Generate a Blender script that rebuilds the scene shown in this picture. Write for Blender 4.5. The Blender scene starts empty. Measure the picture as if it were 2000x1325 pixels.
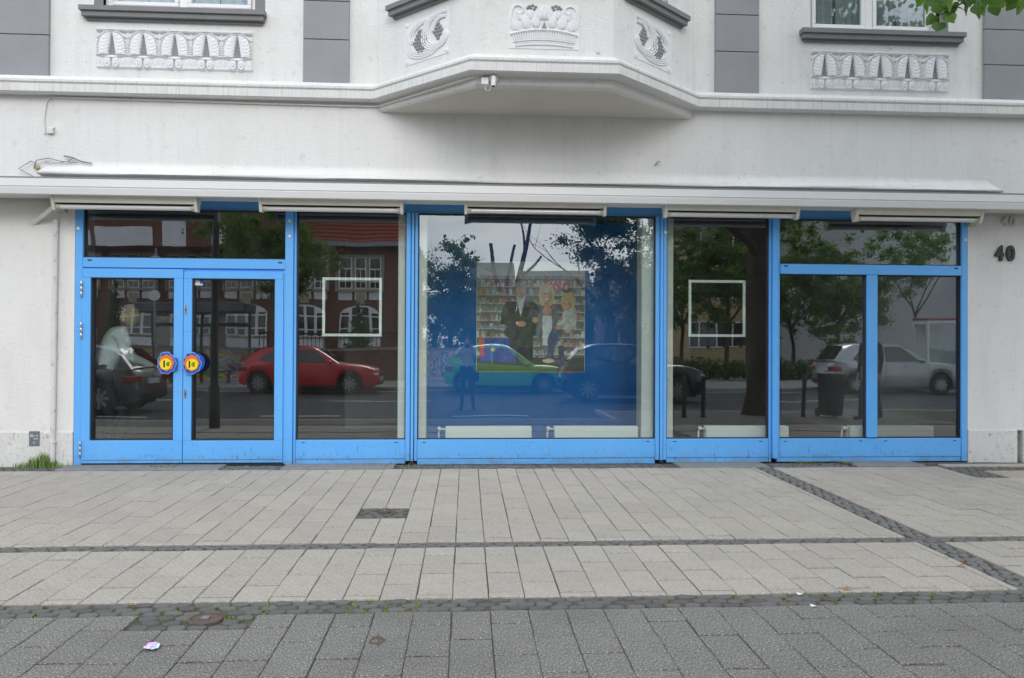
import bpy, bmesh, math, random
import numpy as np
from mathutils import Vector, Matrix, noise as mnoise

R = math.radians
random.seed(7)
rng = np.random.default_rng(7)
S = bpy.context.scene
COL = S.collection

# ------------------------------------------------------------------ camera
FPX, YAW, PITCH, ROLL = 1480.0, R(3.42), R(0.38), R(0.268)
CAM = Vector((0, -8.5, 1.34))
fwd = Vector((math.sin(YAW) * math.cos(PITCH), math.cos(YAW) * math.cos(PITCH), math.sin(PITCH)))
r0 = Vector((math.cos(YAW), -math.sin(YAW), 0)); u0 = r0.cross(fwd)
right = math.cos(ROLL) * r0 + math.sin(ROLL) * u0
up = -math.sin(ROLL) * r0 + math.cos(ROLL) * u0
cd = bpy.data.cameras.new('camera'); cam = bpy.data.objects.new('camera', cd); COL.objects.link(cam)
cam.matrix_world = Matrix(((right.x, up.x, -fwd.x, CAM.x), (right.y, up.y, -fwd.y, CAM.y), (right.z, up.z, -fwd.z, CAM.z), (0, 0, 0, 1)))
cd.sensor_width = 36; cd.lens = 36 * FPX / 2000; cd.clip_start = 0.05; cd.clip_end = 2000
S.camera = cam
S.render.resolution_x, S.render.resolution_y = 1024, 678

# ------------------------------------------------------------------ sky, sun, exposure
SUN_EL, SUN_AZ = R(33), R(172)          # azimuth measured from +Y clockwise: behind the camera, a little to the right
W = bpy.data.worlds.new('World'); S.world = W; W.use_nodes = True
nt = W.node_tree; nt.nodes.clear()
def wn(t, **k):
    n = nt.nodes.new(t)
    for a, b in k.items(): setattr(n, a, b)
    return n
out = wn('ShaderNodeOutputWorld'); bg = wn('ShaderNodeBackground'); bg.inputs['Strength'].default_value = 0.14
sky = wn('ShaderNodeTexSky', sky_type='NISHITA', sun_disc=False, sun_elevation=SUN_EL, sun_rotation=SUN_AZ)
tc = wn('ShaderNodeTexCoord'); mp = wn('ShaderNodeMapping'); mp.inputs['Scale'].default_value = (1.0, 1.0, 2.6)
nz = wn('ShaderNodeTexNoise'); nz.inputs['Scale'].default_value = 2.4; nz.inputs['Detail'].default_value = 8; nz.inputs['Roughness'].default_value = .55
rp = wn('ShaderNodeValToRGB'); rp.color_ramp.elements[0].position = .34; rp.color_ramp.elements[1].position = .62
rp.color_ramp.elements[0].color = (5.6, 6.8, 8.6, 1); rp.color_ramp.elements[1].color = (15.7, 16.4, 17.0, 1)
mx = wn('ShaderNodeMixRGB'); mx.inputs['Fac'].default_value = .86
for a, b in ((tc.outputs['Generated'], mp.inputs[0]), (mp.outputs[0], nz.inputs['Vector']), (nz.outputs['Fac'], rp.inputs[0]),
             (sky.outputs[0], mx.inputs[1]), (rp.outputs[0], mx.inputs[2]), (mx.outputs[0], bg.inputs[0]), (bg.outputs[0], out.inputs[0])):
    nt.links.new(a, b)
sl = bpy.data.lights.new('sun', 'SUN'); sl.energy = 1.15; sl.angle = R(25); sl.color = (1, .955, .90)
sun = bpy.data.objects.new('sun', sl); COL.objects.link(sun)
sd = Vector((math.sin(SUN_AZ) * math.cos(SUN_EL), math.cos(SUN_AZ) * math.cos(SUN_EL), math.sin(SUN_EL)))
sun.rotation_euler = sd.to_track_quat('Z', 'Y').to_euler(); sun.location = sd * 40
S.view_settings.view_transform = 'Standard'; S.view_settings.look = 'None'; S.view_settings.gamma = 1
S.view_settings.use_curve_mapping = False
S.view_settings.exposure = 0.06
S.render.engine = 'CYCLES'
S.cycles.use_denoising = True
S.cycles.max_bounces = 10; S.cycles.transparent_max_bounces = 16; S.cycles.glossy_bounces = 4

# ------------------------------------------------------------------ helpers
def P(px, py, Y=0.0):
    """point of the photograph px,py carried out to the vertical plane Y"""
    d = fwd + right * ((px - 1000) / FPX) - up * ((py - 662.5) / FPX)
    return CAM + d * ((Y - CAM.y) / d.y)
G = 0.06                                  # plane of the glazing
def RP(px, py, t):
    """real point, t metres out from the facade, whose mirror image in the glazing shows at px,py"""
    p = P(px, py, 2 * G + t); return Vector((p.x, -t, p.z))
def gz(t, x=0.0):
    k = 5.6 if x < 2.9 else 7.7
    if t <= k: return -0.012 * t
    if t <= 15.9: return -0.17
    return -0.06

MATS = {}
def mat(name, base=(.5, .5, .5), rough=.6, metal=0.0, var=.0, vscale=3.0, bump=0.0, bscale=40.0, spec=.5, rnd=0.0, hook=None, coat=0.0, detail=5):
    m = bpy.data.materials.new(name); m.use_nodes = True; n = m.node_tree; b = n.nodes['Principled BSDF']
    b.inputs['Roughness'].default_value = rough; b.inputs['Metallic'].default_value = metal
    b.inputs['Specular IOR Level'].default_value = spec; b.inputs['Coat Weight'].default_value = coat
    L = n.links.new
    t = n.nodes.new('ShaderNodeTexCoord')
    cur = None
    rgb = n.nodes.new('ShaderNodeRGB'); rgb.outputs[0].default_value = (*base, 1); cur = rgb.outputs[0]
    if var > 0:
        a = n.nodes.new('ShaderNodeTexNoise'); a.inputs['Scale'].default_value = vscale; a.inputs['Detail'].default_value = detail; a.inputs['Roughness'].default_value = .6
        L(t.outputs['Object'], a.inputs['Vector'])
        mr = n.nodes.new('ShaderNodeMapRange'); mr.inputs[1].default_value = .3; mr.inputs[2].default_value = .7
        mr.inputs[3].default_value = 1 - var; mr.inputs[4].default_value = 1 + var; L(a.outputs['Fac'], mr.inputs[0])
        h = n.nodes.new('ShaderNodeMixRGB'); h.blend_type = 'MULTIPLY'; h.inputs[0].default_value = 1
        L(cur, h.inputs[1]); L(mr.outputs[0], h.inputs[2]); cur = h.outputs[0]
    if rnd > 0:
        o = n.nodes.new('ShaderNodeObjectInfo'); mr = n.nodes.new('ShaderNodeMapRange'); mr.inputs[3].default_value = 1 - rnd; mr.inputs[4].default_value = 1 + rnd
        L(o.outputs['Random'], mr.inputs[0]); h = n.nodes.new('ShaderNodeMixRGB'); h.blend_type = 'MULTIPLY'; h.inputs[0].default_value = 1
        L(cur, h.inputs[1]); L(mr.outputs[0], h.inputs[2]); cur = h.outputs[0]
    if hook: cur = hook(n, L, t, cur, b) or cur
    L(cur, b.inputs['Base Color'])
    if bump > 0:
        a = n.nodes.new('ShaderNodeTexNoise'); a.inputs['Scale'].default_value = bscale; a.inputs['Detail'].default_value = 6
        L(t.outputs['Object'], a.inputs['Vector']); bp = n.nodes.new('ShaderNodeBump'); bp.inputs['Strength'].default_value = bump; bp.inputs['Distance'].default_value = .02
        L(a.outputs['Fac'], bp.inputs['Height']); L(bp.outputs[0], b.inputs['Normal'])
    MATS[name] = m
    return m
def blend(n, L, cur, fac, col, mode='MIX'):
    h = n.nodes.new('ShaderNodeMixRGB'); h.blend_type = mode
    L(fac, h.inputs[0]); L(cur, h.inputs[1]); h.inputs[2].default_value = (*col, 1); return h.outputs[0]
def nfac(n, L, t, scale, lo, hi, stretch=(1, 1, 1), loc=(0, 0, 0), amt=1.0, detail=6, coord='Object', kind='noise'):
    m_ = n.nodes.new('ShaderNodeMapping'); m_.inputs['Scale'].default_value = stretch; m_.inputs['Location'].default_value = loc
    L(t.outputs[coord], m_.inputs[0])
    a = n.nodes.new('ShaderNodeTexNoise'); a.inputs['Scale'].default_value = scale; a.inputs['Detail'].default_value = detail; a.inputs['Roughness'].default_value = .62
    L(m_.outputs[0], a.inputs['Vector'])
    r = n.nodes.new('ShaderNodeMapRange'); r.inputs[1].default_value = lo; r.inputs[2].default_value = hi; r.inputs[3].default_value = 0; r.inputs[4].default_value = amt
    L(a.outputs['Fac'], r.inputs[0]); return r.outputs[0]

# --- materials
def h_wall(n, L, t, c, b):
    c = blend(n, L, c, nfac(n, L, t, 1.6, .5, .75, (1, 1, .35), amt=.30), (.50, .49, .46))
    c = blend(n, L, c, nfac(n, L, t, 9, .58, .70, (1, 1, 1), amt=.38), (.52, .51, .48))
    c = blend(n, L, c, nfac(n, L, t, 5, .52, .72, (2.2, 2.2, .10), amt=.16), (.50, .48, .44))
    c = blend(n, L, c, nfac(n, L, t, .5, .45, .65, amt=.22), (.68, .66, .61))
    c = blend(n, L, c, nfac(n, L, t, 26, .665, .70, (1, 1, .8), amt=.8), (.33, .315, .29))
    return c
WALL = mat('plaster', (.75, .742, .73), .85, var=.03, vscale=2, bump=.30, bscale=34, spec=.25, hook=h_wall)
def h_drip(n, L, t, c, b):
    return blend(n, L, c, nfac(n, L, t, 13, .48, .70, (5, 5, .12), amt=.42), (.36, .35, .33))
CORN = mat('cornice_paint', (.72, .715, .70), .8, var=.04, vscale=4, bump=.10, bscale=70, spec=.25, hook=h_drip)
SOFF = mat('soffit_plaster', (.64, .615, .565), .9, var=.03, bump=.06, bscale=40, spec=.2)
def h_base(n, L, t, c, b):
    c = blend(n, L, c, nfac(n, L, t, 6, .52, .72, (1, 1, 1), amt=.5), (.36, .35, .33))
    return blend(n, L, c, nfac(n, L, t, 18, .58, .66, (1.6, 1, .8), amt=.6), (.26, .24, .21))
BASEW = mat('plinth_plaster', (.66, .65, .635), .9, var=.05, vscale=4, bump=.22, bscale=50, spec=.2, hook=h_base)
GREY = mat('grey_facade_paint', (.30, .305, .32), .8, var=.05, vscale=3, bump=.10, bscale=80, spec=.25)
GREYD = mat('grey_sill_paint', (.20, .20, .205), .7, var=.07, vscale=8, bump=.08, bscale=60)
RELIEF = mat('relief_white', (.76, .765, .775), .7, var=.03, vscale=20, spec=.3)
RELGREY = mat('relief_grey', (.27, .275, .29), .8, var=.05, vscale=20)
def h_blue(n, L, t, c, b):
    c = blend(n, L, c, nfac(n, L, t, 9, .64, .70, (1, 1, 1.4), amt=.22), (.11, .17, .26))
    g = n.nodes.new('ShaderNodeNewGeometry'); sp = n.nodes.new('ShaderNodeSeparateXYZ'); L(g.outputs['Position'], sp.inputs[0])
    mr = n.nodes.new('ShaderNodeMapRange'); mr.inputs[1].default_value = .32; mr.inputs[2].default_value = .02; L(sp.outputs['Z'], mr.inputs[0])
    f = nfac(n, L, t, 22, .60, .68, (1.6, 1, .7), amt=.8); mm = n.nodes.new('ShaderNodeMath'); mm.operation = 'MULTIPLY'; L(mr.outputs[0], mm.inputs[0]); L(f, mm.inputs[1])
    c = blend(n, L, c, mm.outputs[0], (.04, .06, .09))
    m2 = n.nodes.new('ShaderNodeMapRange'); m2.inputs[1].default_value = .14; m2.inputs[2].default_value = .0; L(sp.outputs['Z'], m2.inputs[0])
    f2 = nfac(n, L, t, 5, .35, .65, (1, 1, 2.5), amt=.65); m4 = n.nodes.new('ShaderNodeMath'); m4.operation = 'MULTIPLY'; L(m2.outputs[0], m4.inputs[0]); L(f2, m4.inputs[1])
    c = blend(n, L, c, m4.outputs[0], (.16, .20, .24))
    c = blend(n, L, c, nfac(n, L, t, 2.0, .45, .75, (1, 1, .5), amt=.22), (.22, .48, .78))
    return blend(n, L, c, nfac(n, L, t, 14, .63, .66, (.25, 1, 3), loc=(3, 1, 8), amt=.22), (.06, .12, .24))
BLUE = mat('blue_frame_paint', (.118, .42, .88), .42, var=.03, vscale=2, spec=.5, hook=h_blue)
GASK = mat('black_gasket', (.015, .018, .03), .6)
def h_awn(n, L, t, c, b):
    return blend(n, L, c, nfac(n, L, t, 3, .55, .75, (1, 1, 2), amt=.25), (.45, .44, .42))
AWN = mat('awning_aluminium', (.68, .68, .675), .45, var=.02, hook=h_awn)
CREAM = mat('cream_plastic', (.60, .585, .51), .5, var=.05, vscale=5)
CREAMD = mat('cream_plastic_aged', (.44, .42, .35), .5, var=.08, vscale=5)
TUBE = mat('lamp_tube_plastic', (.62, .61, .58), .10, spec=.9, coat=1.0)
STEEL = mat('steel', (.52, .53, .54), .32, metal=.9, var=.05)
WPLAST = mat('white_plastic', (.74, .74, .72), .4)
BLACK = mat('black_plastic', (.018, .018, .02), .45)
NUMG = mat('faded_number', (.58, .565, .53), .6, var=.08, vscale=30)
WINW = mat('white_window_frame', (.80, .80, .79), .35)
CURT = mat('lace_curtain', (.84, .87, .95), .9, var=.12, vscale=14)
BACKBLUE = mat('blue_backdrop', (.003, .16, .52), .75, var=.05, vscale=2, spec=.2)
COLW = mat('white_column_paint', (.78, .82, .78), .7, var=.03)
RADW = mat('radiator_enamel', (.84, .88, .85), .35)
FRAMEW = mat('frame_white', (.78, .83, .79), .5)
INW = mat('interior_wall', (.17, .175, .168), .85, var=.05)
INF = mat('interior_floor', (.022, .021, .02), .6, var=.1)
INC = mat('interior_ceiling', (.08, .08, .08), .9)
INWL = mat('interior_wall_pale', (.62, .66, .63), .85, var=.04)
def h_slabl(n, L, t, c, b):
    c = blend(n, L, c, nfac(n, L, t, 80, .50, .62, amt=.6, coord='Object'), (.20, .188, .17))
    c = blend(n, L, c, nfac(n, L, t, 62, .55, .65, loc=(7, 3, 1), amt=.6, coord='Object'), (.58, .555, .515))
    g = n.nodes.new('ShaderNodeNewGeometry')
    class T: outputs = {'Object': g.outputs['Position']}
    c = blend(n, L, c, nfac(n, L, T, 1.1, .45, .75, amt=.28), (.27, .26, .235))
    c = blend(n, L, c, nfac(n, L, T, 19, .67, .69, (1, 1.4, 1), amt=.75), (.10, .10, .095))
    return c
SLABL = mat('light_paver', (.385, .352, .308), .88, var=.07, vscale=8, rnd=.06, bump=.25, bscale=90, spec=.25, hook=h_slabl)
def h_slabd(n, L, t, c, b):
    c = blend(n, L, c, nfac(n, L, t, 112, .48, .60, amt=.8), (.064, .061, .058))
    c = blend(n, L, c, nfac(n, L, t, 104, .55, .63, loc=(5, 9, 2), amt=.85), (.50, .49, .46))
    g = n.nodes.new('ShaderNodeNewGeometry')
    class T: outputs = {'Object': g.outputs['Position']}
    c = blend(n, L, c, nfac(n, L, T, 1.3, .5, .8, amt=.45), (.085, .08, .07))
    return c
SLABD = mat('dark_paver', (.20, .192, .178), .9, var=.06, vscale=8, rnd=.05, bump=.5, bscale=70, spec=.25, hook=h_slabd)
def h_joint(n, L, t, c, b):
    g = n.nodes.new('ShaderNodeNewGeometry')
    class T: outputs = {'Object': g.outputs['Position']}
    return blend(n, L, c, nfac(n, L, T, 2.2, .48, .62, amt=.85), (.085, .10, .028))
JOINT = mat('joint_soil', (.080, .073, .052), .95, var=.3, vscale=12, hook=h_joint)
COB = mat('basalt_cobble', (.125, .123, .120), .75, var=.3, vscale=25, rnd=.22, bump=.4, bscale=60)
CONC = mat('threshold_concrete', (.20, .20, .20), .9, var=.15, vscale=12, bump=.3, bscale=60)
KERB = mat('kerb_stone', (.34, .335, .32), .85, var=.12, vscale=10, bump=.2)
ASPH = mat('asphalt', (.050, .051, .056), .85, var=.2, vscale=1.5, bump=.35, bscale=120)
PAINTW = mat('road_paint', (.62, .62, .60), .7, var=.12, vscale=9)
FARP = mat('far_paving', (.30, .29, .275), .9, var=.15, vscale=3)
SAND = mat('sandy_paver', (.36, .30, .245), .95, var=.15, vscale=30, bump=.4, bscale=80)
GRASS = mat('grass_blades', (.15, .24, .05), .6, var=.35, vscale=9)
MOSS = mat('moss', (.15, .17, .035), .9, var=.4, vscale=30)
RUST = mat('rusty_iron', (.105, .075, .062), .7, var=.3, vscale=25, bump=.4, bscale=60)
SOIL = mat('ground_soil', (.16, .15, .12), .95, var=.2)
def vcol(name, rough=.6):
    m = bpy.data.materials.new(name); m.use_nodes = True; n = m.node_tree; b = n.nodes['Principled BSDF']; b.inputs['Roughness'].default_value = rough
    a = n.nodes.new('ShaderNodeVertexColor'); a.layer_name = 'print'; n.links.new(a.outputs[0], b.inputs['Base Color']); return m
PRINT = vcol('poster_print', .45); GRAF = vcol('graffiti_paint', .8); STICK = vcol('sticker_print', .4); PLATEP = vcol('plate_print', .5)
# glazing: thin double pane, partly mirror, partly clear
def glazing(name, tint, gain):
    m = bpy.data.materials.new(name); m.use_nodes = True; n = m.node_tree; n.nodes.clear(); L = n.links.new
    o = n.nodes.new('ShaderNodeOutputMaterial'); mix = n.nodes.new('ShaderNodeMixShader')
    tr = n.nodes.new('ShaderNodeBsdfTransparent'); tr.inputs[0].default_value = (*tint, 1)
    gl = n.nodes.new('ShaderNodeBsdfGlossy'); gl.inputs['Roughness'].default_value = 0.0; gl.inputs[0].default_value = (.97, 1, 1, 1)
    fr = n.nodes.new('ShaderNodeFresnel'); fr.inputs['IOR'].default_value = 1.5
    mu = n.nodes.new('ShaderNodeMath'); mu.operation = 'MULTIPLY'; mu.inputs[1].default_value = gain; mu.use_clamp = True
    tcx = n.nodes.new('ShaderNodeTexCoord'); nzx = n.nodes.new('ShaderNodeTexNoise'); nzx.inputs['Scale'].default_value = 1.1; nzx.inputs['Detail'].default_value = 1
    bpx = n.nodes.new('ShaderNodeBump'); bpx.inputs['Strength'].default_value = .018; bpx.inputs['Distance'].default_value = .1
    L(tcx.outputs['Object'], nzx.inputs['Vector']); L(nzx.outputs['Fac'], bpx.inputs['Height']); L(bpx.outputs[0], gl.inputs['Normal'])
    L(fr.outputs[0], mu.inputs[0]); L(mu.outputs[0], mix.inputs[0]); L(tr.outputs[0], mix.inputs[1]); L(gl.outputs[0], mix.inputs[2]); df = n.nodes.new('ShaderNodeBsdfDiffuse'); df.inputs[0].default_value = (.62, .63, .60, 1); m3 = n.nodes.new('ShaderNodeMixShader')
    nd = n.nodes.new('ShaderNodeTexNoise'); nd.inputs['Scale'].default_value = 3.2; nd.inputs['Detail'].default_value = 7; nd.inputs['Roughness'].default_value = .65
    mpd = n.nodes.new('ShaderNodeMapping'); mpd.inputs['Scale'].default_value = (1.6, 1, .5); L(tcx.outputs['Object'], mpd.inputs[0]); L(mpd.outputs[0], nd.inputs['Vector'])
    rd = n.nodes.new('ShaderNodeMapRange'); rd.inputs[1].default_value = .35; rd.inputs[2].default_value = .75; rd.inputs[3].default_value = .004; rd.inputs[4].default_value = .026
    L(nd.outputs['Fac'], rd.inputs[0]); L(rd.outputs[0], m3.inputs[0]); L(mix.outputs[0], m3.inputs[1]); L(df.outputs[0], m3.inputs[2]); L(m3.outputs[0], o.inputs[0])
    return m
GLASS = glazing('shop_glazing', (.92, .97, .94), 5.0)
HGLASS = glazing('house_glazing', (.85, .88, .88), 1.7)
def solid_glass(name, col, rough=.03):
    return mat(name, col, rough, spec=.9, coat=.6)
CARGLASS = solid_glass('car_glass', (.012, .014, .016))

# --- mesh builder
class MB:
    def __init__(s): s.v = []; s.f = []; s.mi = []; s.m = 0
    def add(s, vs, fs):
        o = len(s.v); s.v += [tuple(a) for a in vs]; s.f += [tuple(i + o for i in q) for q in fs]; s.mi += [s.m] * len(fs); return s
    def box(s, a, b, ch=0.0, rot=None, piv=None):
        x0, y0, z0 = (min(a[i], b[i]) for i in range(3)); x1, y1, z1 = (max(a[i], b[i]) for i in range(3))
        if ch <= 0:
            vs = [(x0, y0, z0), (x1, y0, z0), (x1, y1, z0), (x0, y1, z0), (x0, y0, z1), (x1, y0, z1), (x1, y1, z1), (x0, y1, z1)]
            fs = [(3, 2, 1, 0), (4, 5, 6, 7), (0, 1, 5, 4), (1, 2, 6, 5), (2, 3, 7, 6), (3, 0, 4, 7)]
        else:
            bm = bmesh.new(); bmesh.ops.create_cube(bm, size=1)
            for v in bm.verts: v.co = Vector(((x0 + x1) / 2 + v.co.x * (x1 - x0), (y0 + y1) / 2 + v.co.y * (y1 - y0), (z0 + z1) / 2 + v.co.z * (z1 - z0)))
            bmesh.ops.bevel(bm, geom=bm.edges[:], offset=ch, segments=1, affect='EDGES')
            bm.verts.index_update(); vs = [tuple(v.co) for v in bm.verts]; fs = [tuple(v.index for v in f.verts) for f in bm.faces]; bm.free()
        if rot is not None:
            pv = Vector(piv) if piv is not None else Vector(((x0 + x1) / 2, (y0 + y1) / 2, (z0 + z1) / 2))
            vs = [tuple(rot @ (Vector(v) - pv) + pv) for v in vs]
        return s.add(vs, fs)
    def tube(s, pts, rad, n=8, cap=True):
        pts = [Vector(p) for p in pts]; k = len(pts); rr = rad if isinstance(rad, (list, tuple)) else [rad] * k
        vs = []; fs = []; ref = None
        for i, p in enumerate(pts):
            d = (pts[min(i + 1, k - 1)] - pts[max(i - 1, 0)])
            d = d.normalized() if d.length > 1e-9 else Vector((0, 0, 1))
            if ref is None: ref = Vector((0, 0, 1)) if abs(d.z) < .9 else Vector((1, 0, 0))
            a = d.cross(ref).normalized(); b_ = a.cross(d).normalized(); ref = b_
            for j in range(n):
                w = 2 * math.pi * j / n; vs.append(p + (a * math.cos(w) + b_ * math.sin(w)) * rr[i])
        for i in range(k - 1):
            for j in range(n):
                fs.append((i * n + j, i * n + (j + 1) % n, (i + 1) * n + (j + 1) % n, (i + 1) * n + j))
        if cap: fs.append(tuple(range(n - 1, -1, -1))); fs.append(tuple((k - 1) * n + j for j in range(n)))
        return s.add(vs, fs)
    def prism(s, poly, d, y0=None):
        """poly: list of 3D points (planar), extruded by vector d"""
        n = len(poly); d = Vector(d); vs = [Vector(p) for p in poly] + [Vector(p) + d for p in poly]
        fs = [tuple(range(n)), tuple(range(2 * n - 1, n - 1, -1))] + [(i, i + n, (i + 1) % n + n, (i + 1) % n) for i in range(n)]
        return s.add(vs, fs)
    def lathe(s, prof, c, axis='z', n=24, cap=True):
        """prof: list of (r, h)"""
        vs = []; fs = []; k = len(prof)
        for (r, h) in prof:
            for j in range(n):
                w = 2 * math.pi * j / n; q = (r * math.cos(w), r * math.sin(w), h)
                if axis == 'y': q = (q[0], q[2], q[1])
                if axis == 'x': q = (q[2], q[0], q[1])
                vs.append((c[0] + q[0], c[1] + q[1], c[2] + q[2]))
        for i in range(k - 1):
            for j in range(n): fs.append((i * n + j, i * n + (j + 1) % n, (i + 1) * n + (j + 1) % n, (i + 1) * n + j))
        if cap: fs.append(tuple(range(n - 1, -1, -1))); fs.append(tuple((k - 1) * n + j for j in range(n)))
        return s.add(vs, fs)
    def ball(s, c, r, nu=12, nv=8, rot=None):
        rx, ry, rz = r if isinstance(r, (tuple, list)) else (r, r, r); vs = []; fs = []
        for i in range(nv + 1):
            a = math.pi * i / nv
            for j in range(nu):
                w = 2 * math.pi * j / nu; q = Vector((rx * math.sin(a) * math.cos(w), ry * math.sin(a) * math.sin(w), rz * math.cos(a)))
                if rot is not None: q = rot @ q
                vs.append(Vector(c) + q)
        for i in range(nv):
            for j in range(nu): fs.append((i * nu + j, (i + 1) * nu + j, (i + 1) * nu + (j + 1) % nu, i * nu + (j + 1) % nu))
        return s.add(vs, fs)
    def mesh(s, name, mats, off=Vector((0, 0, 0)), smooth=False):
        me = bpy.data.meshes.new(name); me.from_pydata([(v[0] - off.x, v[1] - off.y, v[2] - off.z) for v in s.v], [], s.f)
        for m in (mats if isinstance(mats, (list, tuple)) else [mats]): me.materials.append(m)
        if len(me.materials) > 1: me.polygons.foreach_set('material_index', s.mi)
        bm = bmesh.new(); bm.from_mesh(me); bmesh.ops.recalc_face_normals(bm, faces=bm.faces[:]); bm.to_mesh(me); bm.free()
        if smooth:
            me.polygons.foreach_set('use_smooth', [True] * len(me.polygons)); me.set_sharp_from_angle(angle=R(smooth if smooth is not True else 40))
        me.update(); return me
    def build(s, name, mats, parent=None, smooth=False, local=False):
        off = Vector((0, 0, 0))
        if parent is not None and not local: off = wloc(parent)
        o = bpy.data.objects.new(name, s.mesh(name, mats, off, smooth)); COL.objects.link(o); o.parent = parent; return o
def wloc(o):
    l = Vector(o.location); p = o.parent
    while p is not None: l += Vector(p.location); p = p.parent
    return l
def tag(o, label=None, cat=None, group=None, kind=None):
    if label: o['label'] = label
    if cat: o['category'] = cat
    if group: o['group'] = group
    if kind: o['kind'] = kind
    return o
def thing(name, label, cat, loc=(0, 0, 0), group=None, rz=0.0):
    o = bpy.data.objects.new(name, None); COL.objects.link(o); o.location = loc; o.rotation_euler = (0, 0, rz); o.empty_display_size = .2
    return tag(o, label, cat, group)
def mb(*boxes, ch=0.0):
    m = MB()
    for a, b in boxes: m.box(a, b, ch)
    return m
def pic(name, material, parent, org, ux, uz, w, h, fn, nx, ny):
    """flat print: a grid whose faces take their colour from fn(u,v)"""
    ux = Vector(ux); uz = Vector(uz); vs = []; fs = []; cs = []
    for j in range(ny + 1):
        for i in range(nx + 1): vs.append(Vector(org) + ux * (w * i / nx) + uz * (h * j / ny))
    for j in range(ny):
        for i in range(nx):
            a = j * (nx + 1) + i; fs.append((a, a + 1, a + nx + 2, a + nx + 1)); cs.append(fn((i + .5) / nx, (j + .5) / ny))
    off = wloc(parent) if parent is not None else Vector((0, 0, 0))
    me = bpy.data.meshes.new(name); me.from_pydata([tuple(v - off) for v in vs], [], fs); me.materials.append(material)
    ca = me.color_attributes.new('print', 'FLOAT_COLOR', 'CORNER'); arr = np.ones((len(fs), 4, 4), np.float32)
    arr[:, :, :3] = np.array(cs, np.float32)[:, None, :]; ca.data.foreach_set('color', arr.ravel())
    o = bpy.data.objects.new(name, me); COL.objects.link(o); o.parent = parent; return o

# ================================================================== THE SETTING
# ------------------------------------------------------------------ ground, road, pavements
def sheet(name, poly, z, m, parent=None):
    b = MB(); b.add([(x, y, z if not callable(z) else z(x, y)) for x, y in poly], [tuple(range(len(poly)))])
    o = b.build(name, m, parent)
    return o
g = sheet('ground', [(-400, -400), (400, -400), (400, 400), (-400, 400)], -.42, SOIL); g['kind'] = 'structure'
g = mb(((-70, -15.9, -.4), (70, -5.4, -.17))).build('road', ASPH); g['kind'] = 'structure'
road = g
for name, t, xs in (('lane_marking', 7.25, [(-4.2 + i * 3.9, -2.6 + i * 3.9) for i in range(-6, 7)]), ('lane_marking', 11.6, [(-3.6 + 6 * i, -.9 + 6 * i) for i in range(-5, 6)])):
    for a, b in xs:
        mb(((a, -t - .06, -.17), (b, -t + .06, -.165))).build(name, PAINTW, road)
mb(((-70, -15.55, -.17), (70, -15.45, -.165))).build('lane_marking', PAINTW, road)
g = mb(((-70, -40, -.4), (70, -16.06, -.06))).build('far_pavement', FARP); g['kind'] = 'structure'
k = mb(((-70, -16.06, -.35), (70, -15.9, -.05)), ch=.02).build('far_kerb', KERB); k['kind'] = 'structure'

# near pavement: bed, kerbs, slabs, cobbles
def bedz(x, y): return gz(-y, x) - .012
bed = MB()
bed.add([(-60, 0.4, -.010), (2.9, 0.4, -.010), (2.9, -5.5, bedz(0, -5.5)), (-60, -5.5, bedz(0, -5.5))], [(0, 3, 2, 1)])
bed.add([(2.9, 0.4, -.010), (60, 0.4, -.010), (60, -7.6, bedz(5, -7.6)), (2.9, -7.6, bedz(5, -7.6))], [(0, 3, 2, 1)])
pav = bed.build('pavement', JOINT); pav['kind'] = 'structure'
kerb = mb(((-60, -5.6, -.35), (2.78, -5.48, -.064)), ((2.78, -7.7, -.35), (2.9, -5.48, -.066)), ((2.9, -7.7, -.35), (60, -7.58, -.088)), ch=.015).build('kerb', KERB); kerb['kind'] = 'structure'
TW, TL = .199, .372
def slab_mesh(name, w, l, m, d=.05, ch=.006):
    b = MB(); x, y = w / 2, l / 2
    b.add([(-x, -y, -d), (x, -y, -d), (x, y, -d), (-x, y, -d), (-x, -y, -ch), (x, -y, -ch), (x, y, -ch), (-x, y, -ch),
           (-x + ch, -y + ch, 0), (x - ch, -y + ch, 0), (x - ch, y - ch, 0), (-x + ch, y - ch, 0)],
          [(0, 1, 5, 4), (1, 2, 6, 5), (2, 3, 7, 6), (3, 0, 4, 7), (4, 5, 9, 8), (5, 6, 10, 9), (6, 7, 11, 10), (7, 4, 8, 11), (8, 9, 10, 11)])
    return b.mesh(name, m)
def seen(x, y, z, pad=60):
    d = Vector((x, y, z)) - CAM; w = d.dot(fwd)
    if w < .3: return False
    px = 1000 + FPX * d.dot(right) / w; py = 662.5 - FPX * d.dot(up) / w
    return -pad < px < 2000 + pad and py < 1325 + pad
mesh_cache = {}
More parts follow.
